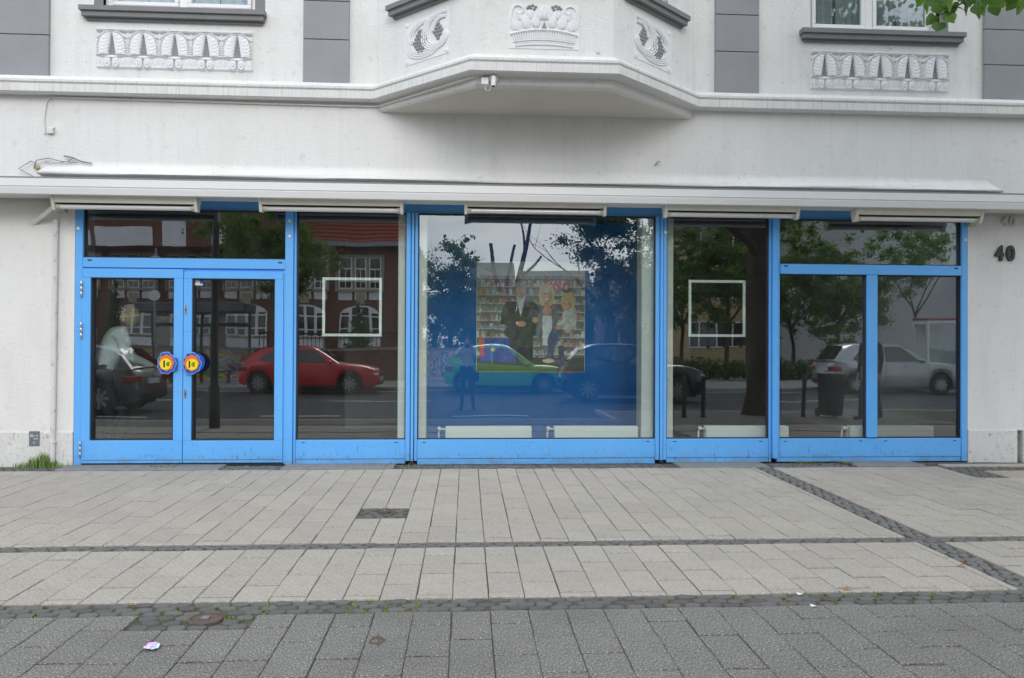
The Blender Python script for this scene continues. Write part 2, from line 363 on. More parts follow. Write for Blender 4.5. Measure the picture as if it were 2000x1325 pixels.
def lay(zone, x0, x1, t0, t1, m, skip=lambda x, t: False, jit=.0025):
    """courses of slabs running out from the facade, cross joints staggered from course to course"""
    items = []
    i0 = math.floor((x0 + .07) / TW); x = i0 * TW - .07; ci = i0
    while x < x1 - .01:
        a, b = max(x, x0), min(x + TW, x1)
        if b - a > .03:
            ph = [0, .5][ci % 2] * TL + (random.uniform(-.02, .02) if m is SLABL and t0 < 3 else 0)
            t = t0; first = True
            while t < t1 - .012:
                e = (t0 + ph if first and ph > .05 else t + TL); first = False
                if t1 - e < .05: e = t1
                e = min(e, t1); cx, ct = (a + b) / 2, (t + e) / 2
                if not skip(cx, ct): items.append((cx, ct, b - a, e - t))
                t = e
        x += TW; ci += 1
    vis = [q for q in items if seen(q[0], -q[1], gz(q[1], q[0]))]
    vis.sort(key=lambda q: (Vector((q[0], -q[1], 0)) - CAM).length)
    keep = set(vis[:298]); rest = MB()
    gx_, gt_ = (.0042, .0155) if m is SLABL else (.0030, .0105)
    for q in items:
        cx, ct, w, l = q; z = gz(ct, cx) + random.uniform(-jit, jit)
        if q in keep:
            vg = random.choice((0, 0, .003, .006, .009)); key = (m.name, round(w, 3), round(l, 3), vg)
            if key not in mesh_cache: mesh_cache[key] = slab_mesh('paving_slab', w - gx_ - vg * .3, l - gt_ - vg, m, ch=.004)
            o = bpy.data.objects.new('paving_slab', mesh_cache[key]); COL.objects.link(o); o.parent = zone
            o.location = (cx + random.uniform(-.0015, .0015), -ct, z)
            o.rotation_euler = (math.atan(.012) + random.gauss(0, .003), random.gauss(0, .004), random.gauss(0, .003))
        else:
            rest.box((cx - w / 2 + gx_ / 2, -ct - l / 2 + gt_ / 2, z - .05), (cx + w / 2 - gx_ / 2, -ct + l / 2 - gt_ / 2, z))
    if rest.v: rest.build('paving_slabs', m, zone)['kind'] = 'stuff'
DX0, DX1 = 3.17, 3.37                      # the cobble strip that runs out from the facade
def strip(x, t): return DX0 - .0 < x < DX1
PATCH = (-.93, -.39, 2.18, 2.40)          # small cobbled patch round a valve cover
def skip1(x, t):
    return PATCH[0] < x < PATCH[1] and PATCH[2] < t < PATCH[3]
za = bpy.data.objects.new('pavement_by_shop', None); COL.objects.link(za); za['kind'] = 'structure'
PX0 = math.floor((PATCH[0] + .07) / TW) * TW - .07
PATCH = (PX0 + TW, PX0 + 3 * TW, 2.14, 2.49)
def lay_rect(zone, xa, xb, ta, tb, m): lay(zone, xa, xb, ta, tb, m)
lay(za, -7.4, PATCH[0], .33, 3.20, SLABL)
# the columns that hold the patch are laid above and below it
zb_ = bpy.data.objects.new('pavement_round_patch', None); COL.objects.link(zb_); zb_['kind'] = 'structure'
lay(zb_, PATCH[0], PATCH[1], .33, PATCH[2], SLABL); lay(zb_, PATCH[0], PATCH[1], PATCH[3], 3.20, SLABL)
lay(zb_, PATCH[1], DX0, .33, 3.20, SLABL)
zc = bpy.data.objects.new('pavement_beyond_strip', None); COL.objects.link(zc); zc['kind'] = 'structure'
lay(zc, DX1, 5.25, .33, 3.20, SLABL); lay(zc, 5.25, 9.0, 1.0, 3.20, SLABL)
lay(zc, DX1, 9, 3.33, 4.31, SLABL)
zd = bpy.data.objects.new('pavement_middle_course', None); COL.objects.link(zd); zd['kind'] = 'structure'
lay(zd, -7.4, DX0, 3.33, 4.33, SLABL)
ze = bpy.data.objects.new('pavement_dark_course', None); COL.objects.link(ze); ze['kind'] = 'structure'
MH = P(433, 1192, 0); dmh = 4.62; MHX = -1.30
IX0, IX1 = -8 * TW - .07, -5 * TW - .07; lay(ze, -8, IX0, 4.52, 5.47, SLABD); lay(ze, IX0, IX1, 4.72, 5.47, SLABD); lay(ze, IX1, 9, 4.52, 5.47, SLABD); lay(ze, 2.92, 9, 5.47, 7.56, SLABD)
# cobbles
def cob_mesh(w, l, h=.05, sd=0):
    rr = random.Random(sd); b = MB(); n = 8; ring0 = []; ring1 = []; ring2 = []
    for i in range(n):
        a = 2 * math.pi * (i + .5) / n; c, s_ = math.cos(a), math.sin(a)
        q = 1 / max(abs(c), abs(s_)); q = min(q, 1.22); j = 1 + rr.uniform(-.09, .06)
        ring0.append((c * q * w / 2 * j, s_ * q * l / 2 * j, -h)); ring1.append((c * q * w / 2 * j, s_ * q * l / 2 * j, -.006)); ring2.append((c * q * w / 2 * j * .90, s_ * q * l / 2 * j * .90, rr.uniform(-.001, .001)))
    b.add(ring0 + ring1 + ring2, [(i, (i + 1) % n, n + (i + 1) % n, n + i) for i in range(n)] + [(n + i, n + (i + 1) % n, 2 * n + (i + 1) % n, 2 * n + i) for i in range(n)] + [tuple(2 * n + i for i in range(n))])
    return b
def cobbles(zone, x0, x1, t0, t1, cw, ct, single, along_x=True, skip=None):
    cache = [cob_mesh(1, 1, sd=i) for i in range(7)]
    meshes = [c.mesh('cobble', COB) for c in cache] if single else None
    rest = MB(); cnt = 0
    rows = max(1, round((t1 - t0) / ct)); cols = max(1, round((x1 - x0) / cw)); dt = (t1 - t0) / rows; dx = (x1 - x0) / cols
    for r in range(rows):
        for c in range(-1, cols + 1):
            off = (r % 2) * .5 if along_x else 0; offt = 0 if along_x else (c % 2) * .5
            x = x0 + (c + .5 + off) * dx + random.gauss(0, .006); t = t0 + (r + .5 + offt) * dt + random.gauss(0, .005)
            if not (x0 + dx * .2 < x < x1 - dx * .2) or not (t0 < t < t1 + .001): continue
            if skip and skip(x, t): continue
            z = gz(t, x) + random.uniform(-.004, .000); w, l = dx * random.uniform(.82, .97), dt * random.uniform(.84, .97); k_ = random.randrange(7)
            if single and cnt < 298 and seen(x, -t, z, 20):
                o = bpy.data.objects.new('cobble', meshes[k_]); COL.objects.link(o); o.parent = zone; o.location = (x, -t, z); o.scale = (w, l, 1); cnt += 1
                o.rotation_euler = (random.gauss(0, .012), random.gauss(0, .012), random.gauss(0, .05))
            else:
                rest.add([(x + v[0] * w, -t + v[1] * l, z + v[2]) for v in cache[k_].v], cache[k_].f)
    if rest.v: rest.build('cobbles', COB, zone)['kind'] = 'stuff'
def struct_empty(n):
    o = bpy.data.objects.new(n, None); COL.objects.link(o); o['kind'] = 'structure'; return o
cobbles(struct_empty('cobble_band_front'), -6.5, 8, 4.335, 4.515, .105, .062, True)
zz = struct_empty('cobble_inset'); cobbles(zz, IX0 + .005, IX1 - .005, 4.52, 4.715, .098, .065, True, skip=lambda x, t: (x + 1.31) ** 2 + (t - 4.58) ** 2 < .010)
zz = struct_empty('cobble_band_rear'); cobbles(zz, -6.5, 9, 3.205, 3.325, .10, .06, False)
zz = struct_empty('cobble_strip_across'); cobbles(zz, DX0, DX1, .30, 3.20, .066, .09, False); cobbles(zz, DX0, DX1, 3.33, 4.33, .066, .09, False)
zz = struct_empty('cobble_patch'); cobbles(zz, PATCH[0], PATCH[1], PATCH[2], PATCH[3], .085, .068, True, skip=lambda x, t: (x + .66) ** 2 + (t - 2.28) ** 2 < .006)
zz = struct_empty('cobble_edge_by_facade'); cobbles(zz, -.75, 2.2, .06, .32, .075, .065, True)
cobbles(zz, 3.4, 4.3, .06, .32, .09, .065, False); cobbles(zz, 5.2, 9, .06, .16, .09, .05, False); cobbles(zz, 5.25, 6.1, .34, .98, .09, .09, False, skip=lambda x, t: x > 5.55 and t > .55)
cobbles(zz, -2.6, -2.0, .06, .32, .09, .065, False); cobbles(zz, -7, -4.3, .06, .32, .09, .065, False)
mb(((5.6, -1.0, -.06), (9, -.6, -.006)), ch=.008).build('sandy_slab', SAND, zz)
mb(((5.35, -.33, -.06), (8, -.18, 0.0)), ch=.006).build('pale_slab', SLABL, zz)
# thresholds: concrete strips under the doors and windows
for x0, x1 in ((-4.3, -2.62), (-1.98, -.78), (2.35, 3.35), (4.35, 5.15)):
    mb(((x0, -.30, -.08), (x1, .10, .006)), ch=.01).build('threshold_strip', CONC, zz)
# iron covers
def cover(x, t, r, label):
    c = thing('valve_cover', label, 'cover', (x, -t, gz(t, x)))
    MB().lathe([(r, -.05), (r, .004), (r * .86, .006), (r * .84, .001), (r * .3, .001), (r * .28, .006)], (0, 0, 0), n=28).build('lid', RUST, c, smooth=30, local=True)
    MB().box((-r * .22, -r * .22, .006), (r * .22, r * .22, .010)).build('badge', CONC, c, local=True)
q = P(435, 1192, -4.4)
cover(-1.31, 4.58, .085, 'round rusty brown iron valve cover set in the front cobble band')
cover(-.66, 2.28, .05, 'small rusty valve cover in the square cobble patch')

# ================================================================== THE BUILDING
bld = thing('apartment_building', 'pale grey plaster apartment house with an angled bay above the shop', 'building', (.8, 0, 0))
Z_C0, Z_C1 = 4.015, 4.17
TOPZ = 9.0
DEP = .42
XL, XR = -4.256, 5.829                    # ends of the shop opening
ZH = 2.93                                 # underside of the lintel
w = MB()
w.box((-16, 0, .36), (XL, DEP, ZH)); w.box((XR, 0, .36), (16, DEP, ZH)); w.box((-16, 0, ZH), (16, DEP, Z_C1))
w.build('ground_floor_wall', WALL, bld)
for xa_, xb_ in ((-16, XL - .002), (XR + .002, 6.43), (6.50, 16)):
    mb(((xa_, -.012, -.3), (xb_, DEP, .365)), ch=.006).build('plinth', BASEW, bld)
# upper wall with its windows
WL = (-3.99, -2.36); WR = (3.95, 5.50)
UY = .03
def wall_run(x0, x1, holes, z0, z1, zs, y0, y1):
    m_ = MB(); x = x0
    for a, b in holes:
        m_.box((x, y0, z0), (a, y1, z1)); m_.box((a, y0, z0), (b, y1, zs)); m_.box((a, y0, zs + 1.9), (b, y1, z1)); x = b
    m_.box((x, y0, z0), (x1, y1, z1)); return m_
wall_run(-16, 16, [WL, WR], Z_C1 - .02, TOPZ, 4.99, UY, DEP).build('upper_wall', WALL, bld)
# pilasters of grey blocks
for x0, x1, jz in ((-5.6, -4.548, (P(47, 68).z,)), (-1.824, -1.319, (P(637, 78).z, P(637, 3).z)), (2.825, 3.334, (P(1440, 102).z, P(1440, 30).z)), (6.026, 7.2, (P(1960, 128).z, P(1960, 59).z))):
    z = Z_C1; jz = list(jz)
    while jz[-1] < 7.5: jz.append(jz[-1] + .44)
    for z1 in jz:
        mb(((x0, -.012, z + .004), (x1, UY + .01, z1 - .004)), ch=.004).build('pilaster_block', GREY, bld); z = z1
# cornice following the wall and the bay
BX0, BX1, FX0, FX1, BY = -1.0, 2.56, .06, 1.46, -.96
plan = [(-16, 0), (BX0, 0), (FX0, BY), (FX1, BY), (BX1, 0), (16, 0)]
def offset_path(pl, d):
    """push the plan outwards (towards the street, -Y) by d"""
    o = []
    for i, p in enumerate(pl):
        p = Vector(p); ns = []
        for a, b in ((i - 1, i), (i, i + 1)):
            if 0 <= a and b < len(pl):
                e = (Vector(pl[b]) - Vector(pl[a])).normalized(); ns.append(Vector((e.y, -e.x)))
        n_ = sum(ns, Vector((0, 0))); n_ = n_ / n_.length; k_ = d / n_.dot(ns[0]); o.append(p + n_ * k_)
    return o
def sweep(prof, pl=plan):
    """prof: (outward, z) closed section"""
    m_ = MB(); rows = [offset_path(pl, d) for d, z in prof]; n = len(prof); k_ = len(pl); vs = []
    for j in range(k_):
        for i in range(n): vs.append((rows[i][j].x, rows[i][j].y, prof[i][1]))
    fs = [(j * n + i, j * n + (i + 1) % n, (j + 1) * n + (i + 1) % n, (j + 1) * n + i) for j in range(k_ - 1) for i in range(n)]
    m_.add(vs, fs); return m_
sweep([(-.02, Z_C1 + .05), (.03, Z_C1 + .05), (.075, Z_C1 + .005), (.115, Z_C1 - .012), (.115, Z_C1 - .036), (.092, Z_C1 - .046), (.092, Z_C1 - .056), (.118, Z_C1 - .062), (.118, Z_C0 + .012), (.10, Z_C0), (-.02, Z_C0)]).build('cornice', CORN, bld)
# bay: body, base, soffit
bay = MB(); pl = [(BX0, DEP), (BX0, 0)] + plan[2:4] + [(BX1, 0), (BX1, DEP)]
bp = plan[1:5]
bz0 = Z_C1 - .02
for i in range(3):
    a, b = Vector(bp[i]), Vector(bp[i + 1]); n_ = Vector((b - a)).normalized(); nn = Vector((-n_.y, n_.x)) * .14
    bay.add([(a.x, a.y, bz0), (b.x, b.y, bz0), (b.x + nn.x, b.y + nn.y, bz0), (a.x + nn.x, a.y + nn.y, bz0), (a.x, a.y, 5.06), (b.x, b.y, 5.06), (b.x + nn.x, b.y + nn.y, 5.06), (a.x + nn.x, a.y + nn.y, 5.06)],
            [(0, 1, 5, 4), (4, 5, 6, 7), (3, 2, 6, 7), (0, 3, 7, 4), (1, 2, 6, 5)])
    # corner posts and upper wall beside the bay windows
    for s0, s1 in ((0, .2), (.8, 1)):
        p0, p1 = a + (b - a) * s0, a + (b - a) * s1
        bay.add([(p0.x, p0.y, 5.06), (p1.x, p1.y, 5.06), (p1.x + nn.x, p1.y + nn.y, 5.06), (p0.x + nn.x, p0.y + nn.y, 5.06), (p0.x, p0.y, 6.6), (p1.x, p1.y, 6.6), (p1.x + nn.x, p1.y + nn.y, 6.6), (p0.x + nn.x, p0.y + nn.y, 6.6)],
                [(0, 1, 5, 4), (4, 5, 6, 7), (3, 2, 6, 7), (0, 3, 7, 4), (1, 2, 6, 5)])
    bay.add([(a.x, a.y, 6.6), (b.x, b.y, 6.6), (b.x + nn.x, b.y + nn.y, 6.6), (a.x + nn.x, a.y + nn.y, 6.6), (a.x, a.y, TOPZ), (b.x, b.y, TOPZ), (b.x + nn.x, b.y + nn.y, TOPZ), (a.x + nn.x, a.y + nn.y, TOPZ)],
            [(0, 1, 5, 4), (4, 5, 6, 7), (3, 2, 6, 7), (0, 3, 7, 4), (1, 2, 6, 5), (0, 1, 2, 3)])
bayo = bay.build('bay', WALL, bld)
# tapering base of the bay under the cornice with a soft cove, then its flat soffit
rows = []
for d, z in ((.03, Z_C0 + .02), (-.015, Z_C0 - .005), (-.02, Z_C0 - .05), (-.03, Z_C0 - .075), (-.055, 3.925), (-.085, 3.915)):
    o = offset_path(plan, d)[1:5]; rows.append([(p.x if i not in (0, 3) else p.x, p.y if i not in (0, 3) else .0, z) for i, p in enumerate(o)])
m_ = MB()
for a, b in zip(rows, rows[1:]):
    for i in range(3): m_.add([a[i], a[i + 1], b[i + 1], b[i]], [(0, 1, 2, 3)])
m_.build('bay_base', WALL, bld, smooth=35)
m_ = MB(); m_.add(rows[-1], [(3, 2, 1, 0)]); m_.build('bay_soffit', SOFF, bld)
# sills
def sill(a, b, nrm, z0, parent=bld):
    a = Vector(a); b = Vector(b); e = (b - a).normalized(); n_ = Vector(nrm); m_ = MB()
    for (d0, zz0, zz1, ex) in ((.10, z0 + .055, z0 + .105, .02), (.075, z0, z0 + .056, .0), (.03, z0 - .03, z0 + .001, -.03)):
        p = [a - e * ex - n_ * .05, b + e * ex - n_ * .05, b + e * ex + n_ * d0, a - e * ex + n_ * d0]
        m_.prism([(q.x, q.y, zz0) for q in p], (0, 0, zz1 - zz0))
    return m_.build('window_sill', GREYD, parent)
sill((-4.19, UY), (-2.25, UY), (0, -1), 4.885); sill((3.84, UY), (5.75, UY), (0, -1), 4.875)
def side_pt(s_, left): 
    a, b = (Vector(bp[0]), Vector(bp[1])) if left else (Vector(bp[3]), Vector(bp[2])); return a + (b - a) * s_
nl = Vector((-.96, -1.06)).normalized(); nr = Vector((.96, -1.10)).normalized()
sill(side_pt(.17, True), side_pt(.9, True), nl, 4.90); sill(side_pt(.9, False), side_pt(.15, False), nr, 4.90)
sill((.15, BY), (1.37, BY), (0, -1), 4.93)
# windows of the upper floor
def house_window(x0, x1, z0, mull, curtain=True):
    yb = UY + .10
    f = MB(); zt = z0 + 1.9
    f.box((x0, yb, z0), (x1, yb + .07, z0 + .07), .006); f.box((x0, yb, z0 + .07), (x0 + .06, yb + .07, zt), .006); f.box((x1 - .06, yb, z0 + .07), (x1, yb + .07, zt), .006)
    f.box((mull - .045, yb - .01, z0 + .07), (mull + .045, yb + .07, zt), .006)
    fo = f.build('window', WINW, bld)
    for a, b in ((x0 + .06, mull - .045), (mull + .045, x1 - .06)):
        s_ = MB(); s_.box((a + .003, yb - .022, z0 + .073), (b - .003, yb + .05, z0 + .118), .006); s_.box((a + .003, yb - .022, z0 + .118), (a + .045, yb + .05, zt), .006); s_.box((b - .045, yb - .022, z0 + .118), (b - .003, yb + .05, zt), .006)
        s_.build('sash', WINW, fo)
        mb(((a + .04, yb + .012, z0 + .11), (b - .04, yb + .016, zt))).build('pane', HGLASS, fo)
    if curtain:
        for a, b in ((x0 + .08, mull - .05), (mull + .06, x1 - .08)):
            vs = []; fs = []; nx, nz_ = 90, 24
            for j in range(nz_ + 1):
                for i in range(nx + 1):
                    u = i / nx; x = a + (b - a) * u
                    y = yb + .075 + .022 * math.sin(u * 34 + .6 * math.sin(u * 9)) + .012 * math.sin(u * 71 + j * .05)
                    vs.append((x, y, z0 + .12 + .06 * 0 + 1.7 * j / nz_))
            for j in range(nz_):
                for i in range(nx):
                    p = j * (nx + 1) + i; u = (i + .5) / nx
                    if .46 < u < .49: continue
                    fs.append((p, p + 1, p + nx + 2, p + nx + 1))
            c_ = MB(); c_.add(vs, fs); co = c_.build('curtain', CURT, fo, smooth=True)
        # lace motifs: small pale cut-outs
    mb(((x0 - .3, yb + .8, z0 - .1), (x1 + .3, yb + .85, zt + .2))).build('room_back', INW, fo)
    m2 = MB(); m2.box((x1 - .0, UY - .002, z0), (x1 + .11, UY + .06, zt)); m2.build('window_reveal', GREYD, bld)
    return fo
house_window(WL[0], WL[1], 5.0, -3.17); house_window(WR[0], WR[1], 4.985, 4.70)
mb(((WL[0] - .10, UY - .002, 5.0), (WL[0], UY + .06, 6.9))).build('window_reveal', GREYD, bld)
# hood: sloping plaster ledge above the awning
HX0, HX1 = -4.62, 6.2; m_ = MB(); prof = []
for k_ in range(11):
    f_ = k_ / 10; prof.append((-.088 * (1 - math.cos(f_ * math.pi)) / 2 - .001, 3.305 - .150 * f_ - .012 * math.sin(f_ * math.pi)))
prof += [(-.080, 3.146), (.01, 3.146)]
nx_ = 60; vs = []
for i in range(nx_ + 1):
    u = i / nx_; x = HX0 + (HX1 - HX0) * u; sl_ = .010 * math.sin(u * 9) + .006 * math.sin(u * 23)
    for k_, (y, z) in enumerate(prof):
        ex = (.10 if i == 0 else -.14 if i == nx_ else 0) * max(0, 1 - k_ / 10); vs.append((x + ex, y * (1 + .06 * math.sin(u * 31 + k_)), z - .018 * u + sl_ * .4))
np_ = len(prof)
m_.add(vs, [(i * np_ + k_, i * np_ + k_ + 1, (i + 1) * np_ + k_ + 1, (i + 1) * np_ + k_) for i in range(nx_) for k_ in range(np_ - 1)] + [tuple(range(np_)), tuple(nx_ * np_ + k_ for k_ in range(np_))])
m_.build('plaster_ledge', WALL, bld, smooth=50)

# ------------------------------------------------------------------ carved relief panels (height fields)
def relief(name, org, ux, nrm, w, h, fn, nx, ny, depth, parent=bld):
    ux = Vector(ux).normalized(); nrm = Vector(nrm).normalized(); uz = Vector((0, 0, 1)); org = Vector(org)
    vs = []; gsk = np.zeros((ny + 1, nx + 1))
    for j in range(ny + 1):
        for i in range(nx + 1):
            hh, g_ = fn(i / nx, j / ny)
            if i in (0, nx) or j in (0, ny): hh = -.15
            gsk[j, i] = g_; vs.append(org + ux * (w * i / nx) + uz * (h * j / ny) + nrm * (depth * hh))
    b = MB()
    fs = []; mi = []
    for j in range(ny):
        for i in range(nx):
            p = j * (nx + 1) + i; fs.append((p, p + 1, p + nx + 2, p + nx + 1)); mi.append(1 if gsk[j:j + 2, i:i + 2].mean() > .5 else 0)
    b.add(vs, fs); b.mi = mi
    return b.build(name, [RELIEF, RELGREY], parent, smooth=60)
def sm(a, b, x): 
    t = min(1, max(0, (x - a) / (b - a))); return t * t * (3 - 2 * t)
def f_palmette(u, v):
    c = u * 5; x = (c - math.floor(c)) - .5; ax = abs(x)
    h = .12; gflag = 0
    if v < .34:
        # scroll band: two volutes back to back at each axis, a lip, beads between
        lip = .30 + .035 * math.cos(2 * math.pi * x) * -1
        d = math.hypot((ax - .14) / 1.0, (v - .15) * 1.15 / 1.0 * .42 / .42 * .8)
        r = math.hypot(ax - .13, (v - .15) * .82)
        if r < .115: h = .55 + .35 * math.sqrt(max(0, 1 - (r / .115) ** 2)) - .12 * math.cos(r * 90)
        else:
            h = .42 + .12 * math.sin(x * 80) * (1 if .08 < v < .22 else .2)
            if ax > .26: h += .22 * max(0, math.cos((ax - .38) * 46)) * max(0, math.cos((v - .17) * 22))
        if ax < .02: h -= .35
        if abs(v - lip) < .035: h = max(h, .95 - abs(v - lip) * 8)
        if v > lip: h = .3
        if v < .035: h *= v / .035
        return h, 0
    y = (v - .32) / .55                      # 0..1 up the leaf
    top = 1.0
    wout = .42 * (max(0, 1 - max(0, y) ** 4.6)) ** .5 if y < 1 else 0
    gap = .115 * max(0, 1 - y / .95) ** .9 + .014
    if y < 1 and ax < wout:
        if ax < gap and y < .93: return -.05, 1
        k_ = (ax - gap) / max(.02, wout - gap)
        h = .62 + .34 * math.sin(math.pi * min(1, max(0, k_)) ** .8)
        h += .06 * math.sin(40 * (y - .62 * (k_ - .3) ** 2 + .25 * k_)) * (.4 + .6 * k_)
        return h, 0
    # beaded rib round the leaf
    yy = min(1, max(0, y)); wo = .42 * (max(0, 1 - yy ** 4.6)) ** .5
    dd = ax - wo if y < .78 else ((ax / .42) ** 2 + max(0, y) ** 4.6) ** .5 - 1.0
    dd = dd if y < .78 else dd * .22
    if 0 <= dd < .060:
        h = .40 + .40 * math.sin(math.pi * dd / .060) + .22 * math.sin(y * 62 if y < .8 else ax * 110)
    elif v > .90: h = .62 + .3 * max(0, math.sin((v - .90) / .10 * math.pi)) + .10 * math.cos(x * 6 * math.pi)
    else: h = .10 + .12 * (ax > .46) + .2 * max(0, 1 - abs(ax - .5) / .025)
    if v > .97: h = .2
    return h, 0
relief('relief_panel', (-4.056, UY - .003, 4.335), (1, 0, 0), (0, -1, 0), 1.68, .445, f_palmette, 330, 88, .046)
relief('relief_panel', (3.948, UY - .003, 4.30), (1, 0, 0), (0, -1, 0), 1.66, .46, f_palmette, 330, 88, .046)
def catmull(pts, n=8):
    pts = [Vector(p) for p in pts]; q_ = [pts[0] * 2 - pts[1]] + pts + [pts[-1] * 2 - pts[-2]]; o = []
    for i in range(1, len(q_) - 2):
        a, b_, c_, d = q_[i - 1:i + 3]
        for k_ in range(n):
            t_ = k_ / n; o.append(.5 * ((2 * b_) + (c_ - a) * t_ + (2 * a - 5 * b_ + 4 * c_ - d) * t_ * t_ + (3 * b_ - a - 3 * c_ + d) * t_ ** 3))
    return o + [pts[-1]]
class Panel:
    """carved panel: shapes given in panel units (0..1, 0..1) stand proud of a thin plate"""
    def __init__(s_, org, ux, nrm, w, h):
        s_.o = Vector(org); s_.ux = Vector(ux).normalized(); s_.n = Vector(nrm).normalized(); s_.w = w; s_.h = h; s_.m = MB(); s_.R = Matrix((s_.ux, -s_.n, Vector((0, 0, 1)))).transposed()
        s_.m.prism([s_.pt(0, 0, -.01), s_.pt(1, 0, -.01), s_.pt(1, 1, -.01), s_.pt(0, 1, -.01)], s_.n * .016)
    def pt(s_, x, y, d): return s_.o + s_.ux * (x * s_.w) + Vector((0, 0, y * s_.h)) + s_.n * d
    def stroke(s_, pts, r, d=.006, taper=.55):
        c_ = catmull([(x, y) for x, y in pts]); n = len(c_); s_.m.tube([s_.pt(p.x, p.y, d) for p in c_], [r * (taper + (1 - taper) * math.sin(math.pi * (i + 1) / (n + 1)) ** .5) for i in range(n)], 8)
    def bundle(s_, pts, k, off, r, d=.006):
        """k strokes side by side; off: sideways step at each point"""
        for q_ in range(k):
            ps = []
            for i, p in enumerate(pts):
                a = Vector(pts[max(0, i - 1)]); b_ = Vector(pts[min(len(pts) - 1, i + 1)]); e = (b_ - a).normalized(); f_ = 1 - .45 * abs(2 * i / (len(pts) - 1) - 1)
                ps.append((min(.97, max(.03, p[0] - e.y * off * q_ * f_)), min(.97, max(.03, p[1] + e.x * off * q_ * f_))))
            s_.stroke(ps, r, d + .003 * math.sin(math.pi * (q_ + .5) / k))
    def dome(s_, x, y, rx, ry, d, mi=0, rot=0.0):
        s_.m.m = mi; s_.m.ball(s_.pt(x, y, .004), (rx * s_.w, d, ry * s_.h), 10, 8, s_.R @ Matrix.Rotation(rot, 3, 'Y')); s_.m.m = 0
    def build(s_): return s_.m.build('relief_panel', [RELIEF, RELGREY], bld, smooth=50)
def grape_panel(org, ux, nrm, w, h, mirror):
    p = Panel(org, ux, nrm, w, h); fx = (lambda x: 1 - x) if mirror else (lambda x: x); sg = -1 if mirror else 1
    def B(pts, k, off, r, d=.006): p.bundle([(fx(x), y) for x, y in pts], k, off * sg, r, d)
    B([(.06, .72), (.05, .45), (.13, .2), (.36, .08), (.62, .09), (.84, .22), (.95, .42)], 4, .048, .011)
    B([(.95, .93), (.76, .92), (.60, .80), (.54, .60), (.56, .40), (.68, .29), (.82, .32), (.90, .42), (.86, .50)], 4, -.046, .012, .010)
    B([(.52, .92), (.36, .90), (.20, .80), (.11, .64), (.13, .50), (.21, .46), (.26, .52), (.21, .58)], 3, .050, .011, .008)
    B([(.93, .82), (.80, .82), (.70, .70), (.67, .58)], 3, -.04, .010, .012)
    for gx0, gy0, rx, ry in ((.38, .46, .145, .30), (.765, .56, .075, .17)):
        r_ = 0
        for iy in range(-4, 5):
            for ix in range(-3, 4):
                x, y = gx0 + (ix + .5 * (iy % 2)) * .072, gy0 + iy * .078
                if ((x - gx0) / rx) ** 2 + ((y - gy0) / ry) ** 2 < 1: p.dome(fx(x), y, .042, .052, .020, 1)
    for cx_, cy_ in ((.06, .93), (.94, .07), (.07, .07)):
        p.dome(fx(cx_), cy_, .05, .055, .010)
    p.build()
a, b = side_pt(.30, True), side_pt(.765, True)
grape_panel((a.x, a.y, 4.325), (b - a).to_3d(), nl.to_3d(), (b - a).length, .46, False)
a, b = side_pt(.77, False), side_pt(.30, False)
grape_panel((a.x, a.y, 4.325), (b - a).to_3d(), nr.to_3d(), (b - a).length, .46, True)
# basket of leaves on the front of the bay
p = Panel((.405, BY, 4.295), (1, 0, 0), (0, -1, 0), .705, .45)
def arc_y(x, y0, bow): return y0 + bow * (1 - ((x - .5) / .5) ** 2)
p.stroke([(x, arc_y(x, .30, .12)) for x in (.02, .18, .34, .5, .66, .82, .98)], .014, .012, .95)
p.stroke([(x, arc_y(x, .03, .07)) for x in (.09, .25, .4, .5, .6, .75, .91)], .012, .008, .95)
p.stroke([(x, arc_y(x, .12, .08)) for x in (.06, .2, .35, .5, .65, .8, .94)], .008, .010, .95)
for i in range(27):
    x = .05 + .9 * i / 26; xb = .5 + (x - .5) * .93; p.m.tube([p.pt(x, arc_y(x, .285, .12), .012), p.pt(xb, arc_y(xb, .14, .08), .010)], .0085, 6)
for i in range(34):
    x = .10 + .8 * i / 33; p.dome(x, arc_y(x, .075, .075), .010, .022, .012)
rl2 = random.Random(4)
for (x, y, rx, ry, d, rt_) in ((.10, .52, .07, .15, .018, -.3), (.90, .52, .07, .15, .018, .3), (.24, .58, .075, .16, .020, -.18), (.76, .58, .075, .16, .020, .18), (.38, .60, .07, .15, .022, -.1), (.62, .60, .07, .15, .022, .1),
                              (.16, .72, .06, .12, .014, -.35), (.84, .72, .06, .12, .014, .35), (.31, .76, .06, .12, .016, -.2), (.69, .76, .06, .12, .016, .2), (.5, .80, .075, .17, .026, 0), (.43, .74, .05, .12, .018, -.15), (.57, .74, .05, .12, .018, .15)):
    p.dome(x, y, rx, ry, d, 0, rt_)
    for k_ in (-1, 0, 1):                      # ribs on each leaf
        x1 = x + math.sin(rt_) * ry * .55 + k_ * rx * .30; p.stroke([(x + k_ * rx * .55, y - ry * .75), (x + k_ * rx * .5, y), (x + math.sin(rt_) * .03 + k_ * rx * .2, y + ry * .8)], .0045, d * .92)
for sgn in (-1, 1):
    cx_ = .5 + sgn * .36; p.stroke([(cx_ + sgn * (.10 - .010 * k_) * math.cos(k_ * .75), .83 + (.15 - .014 * k_) * math.sin(k_ * .75)) for k_ in range(9)], .012, .010)
    p.stroke([(.5 + sgn * .47, .45), (.5 + sgn * .475, .65), (.5 + sgn * .45, .9)], .012, .006); p.stroke([(.5 + sgn * .44, .42), (.5 + sgn * .44, .6), (.5 + sgn * .42, .72)], .010, .008)
    for gx0, gy0 in ((.12, .93), (.165, .96), (.21, .94), (.14, .88), (.19, .89), (.235, .90)): p.dome(.5 + sgn * gx0, gy0, .024, .035, .016, 1)
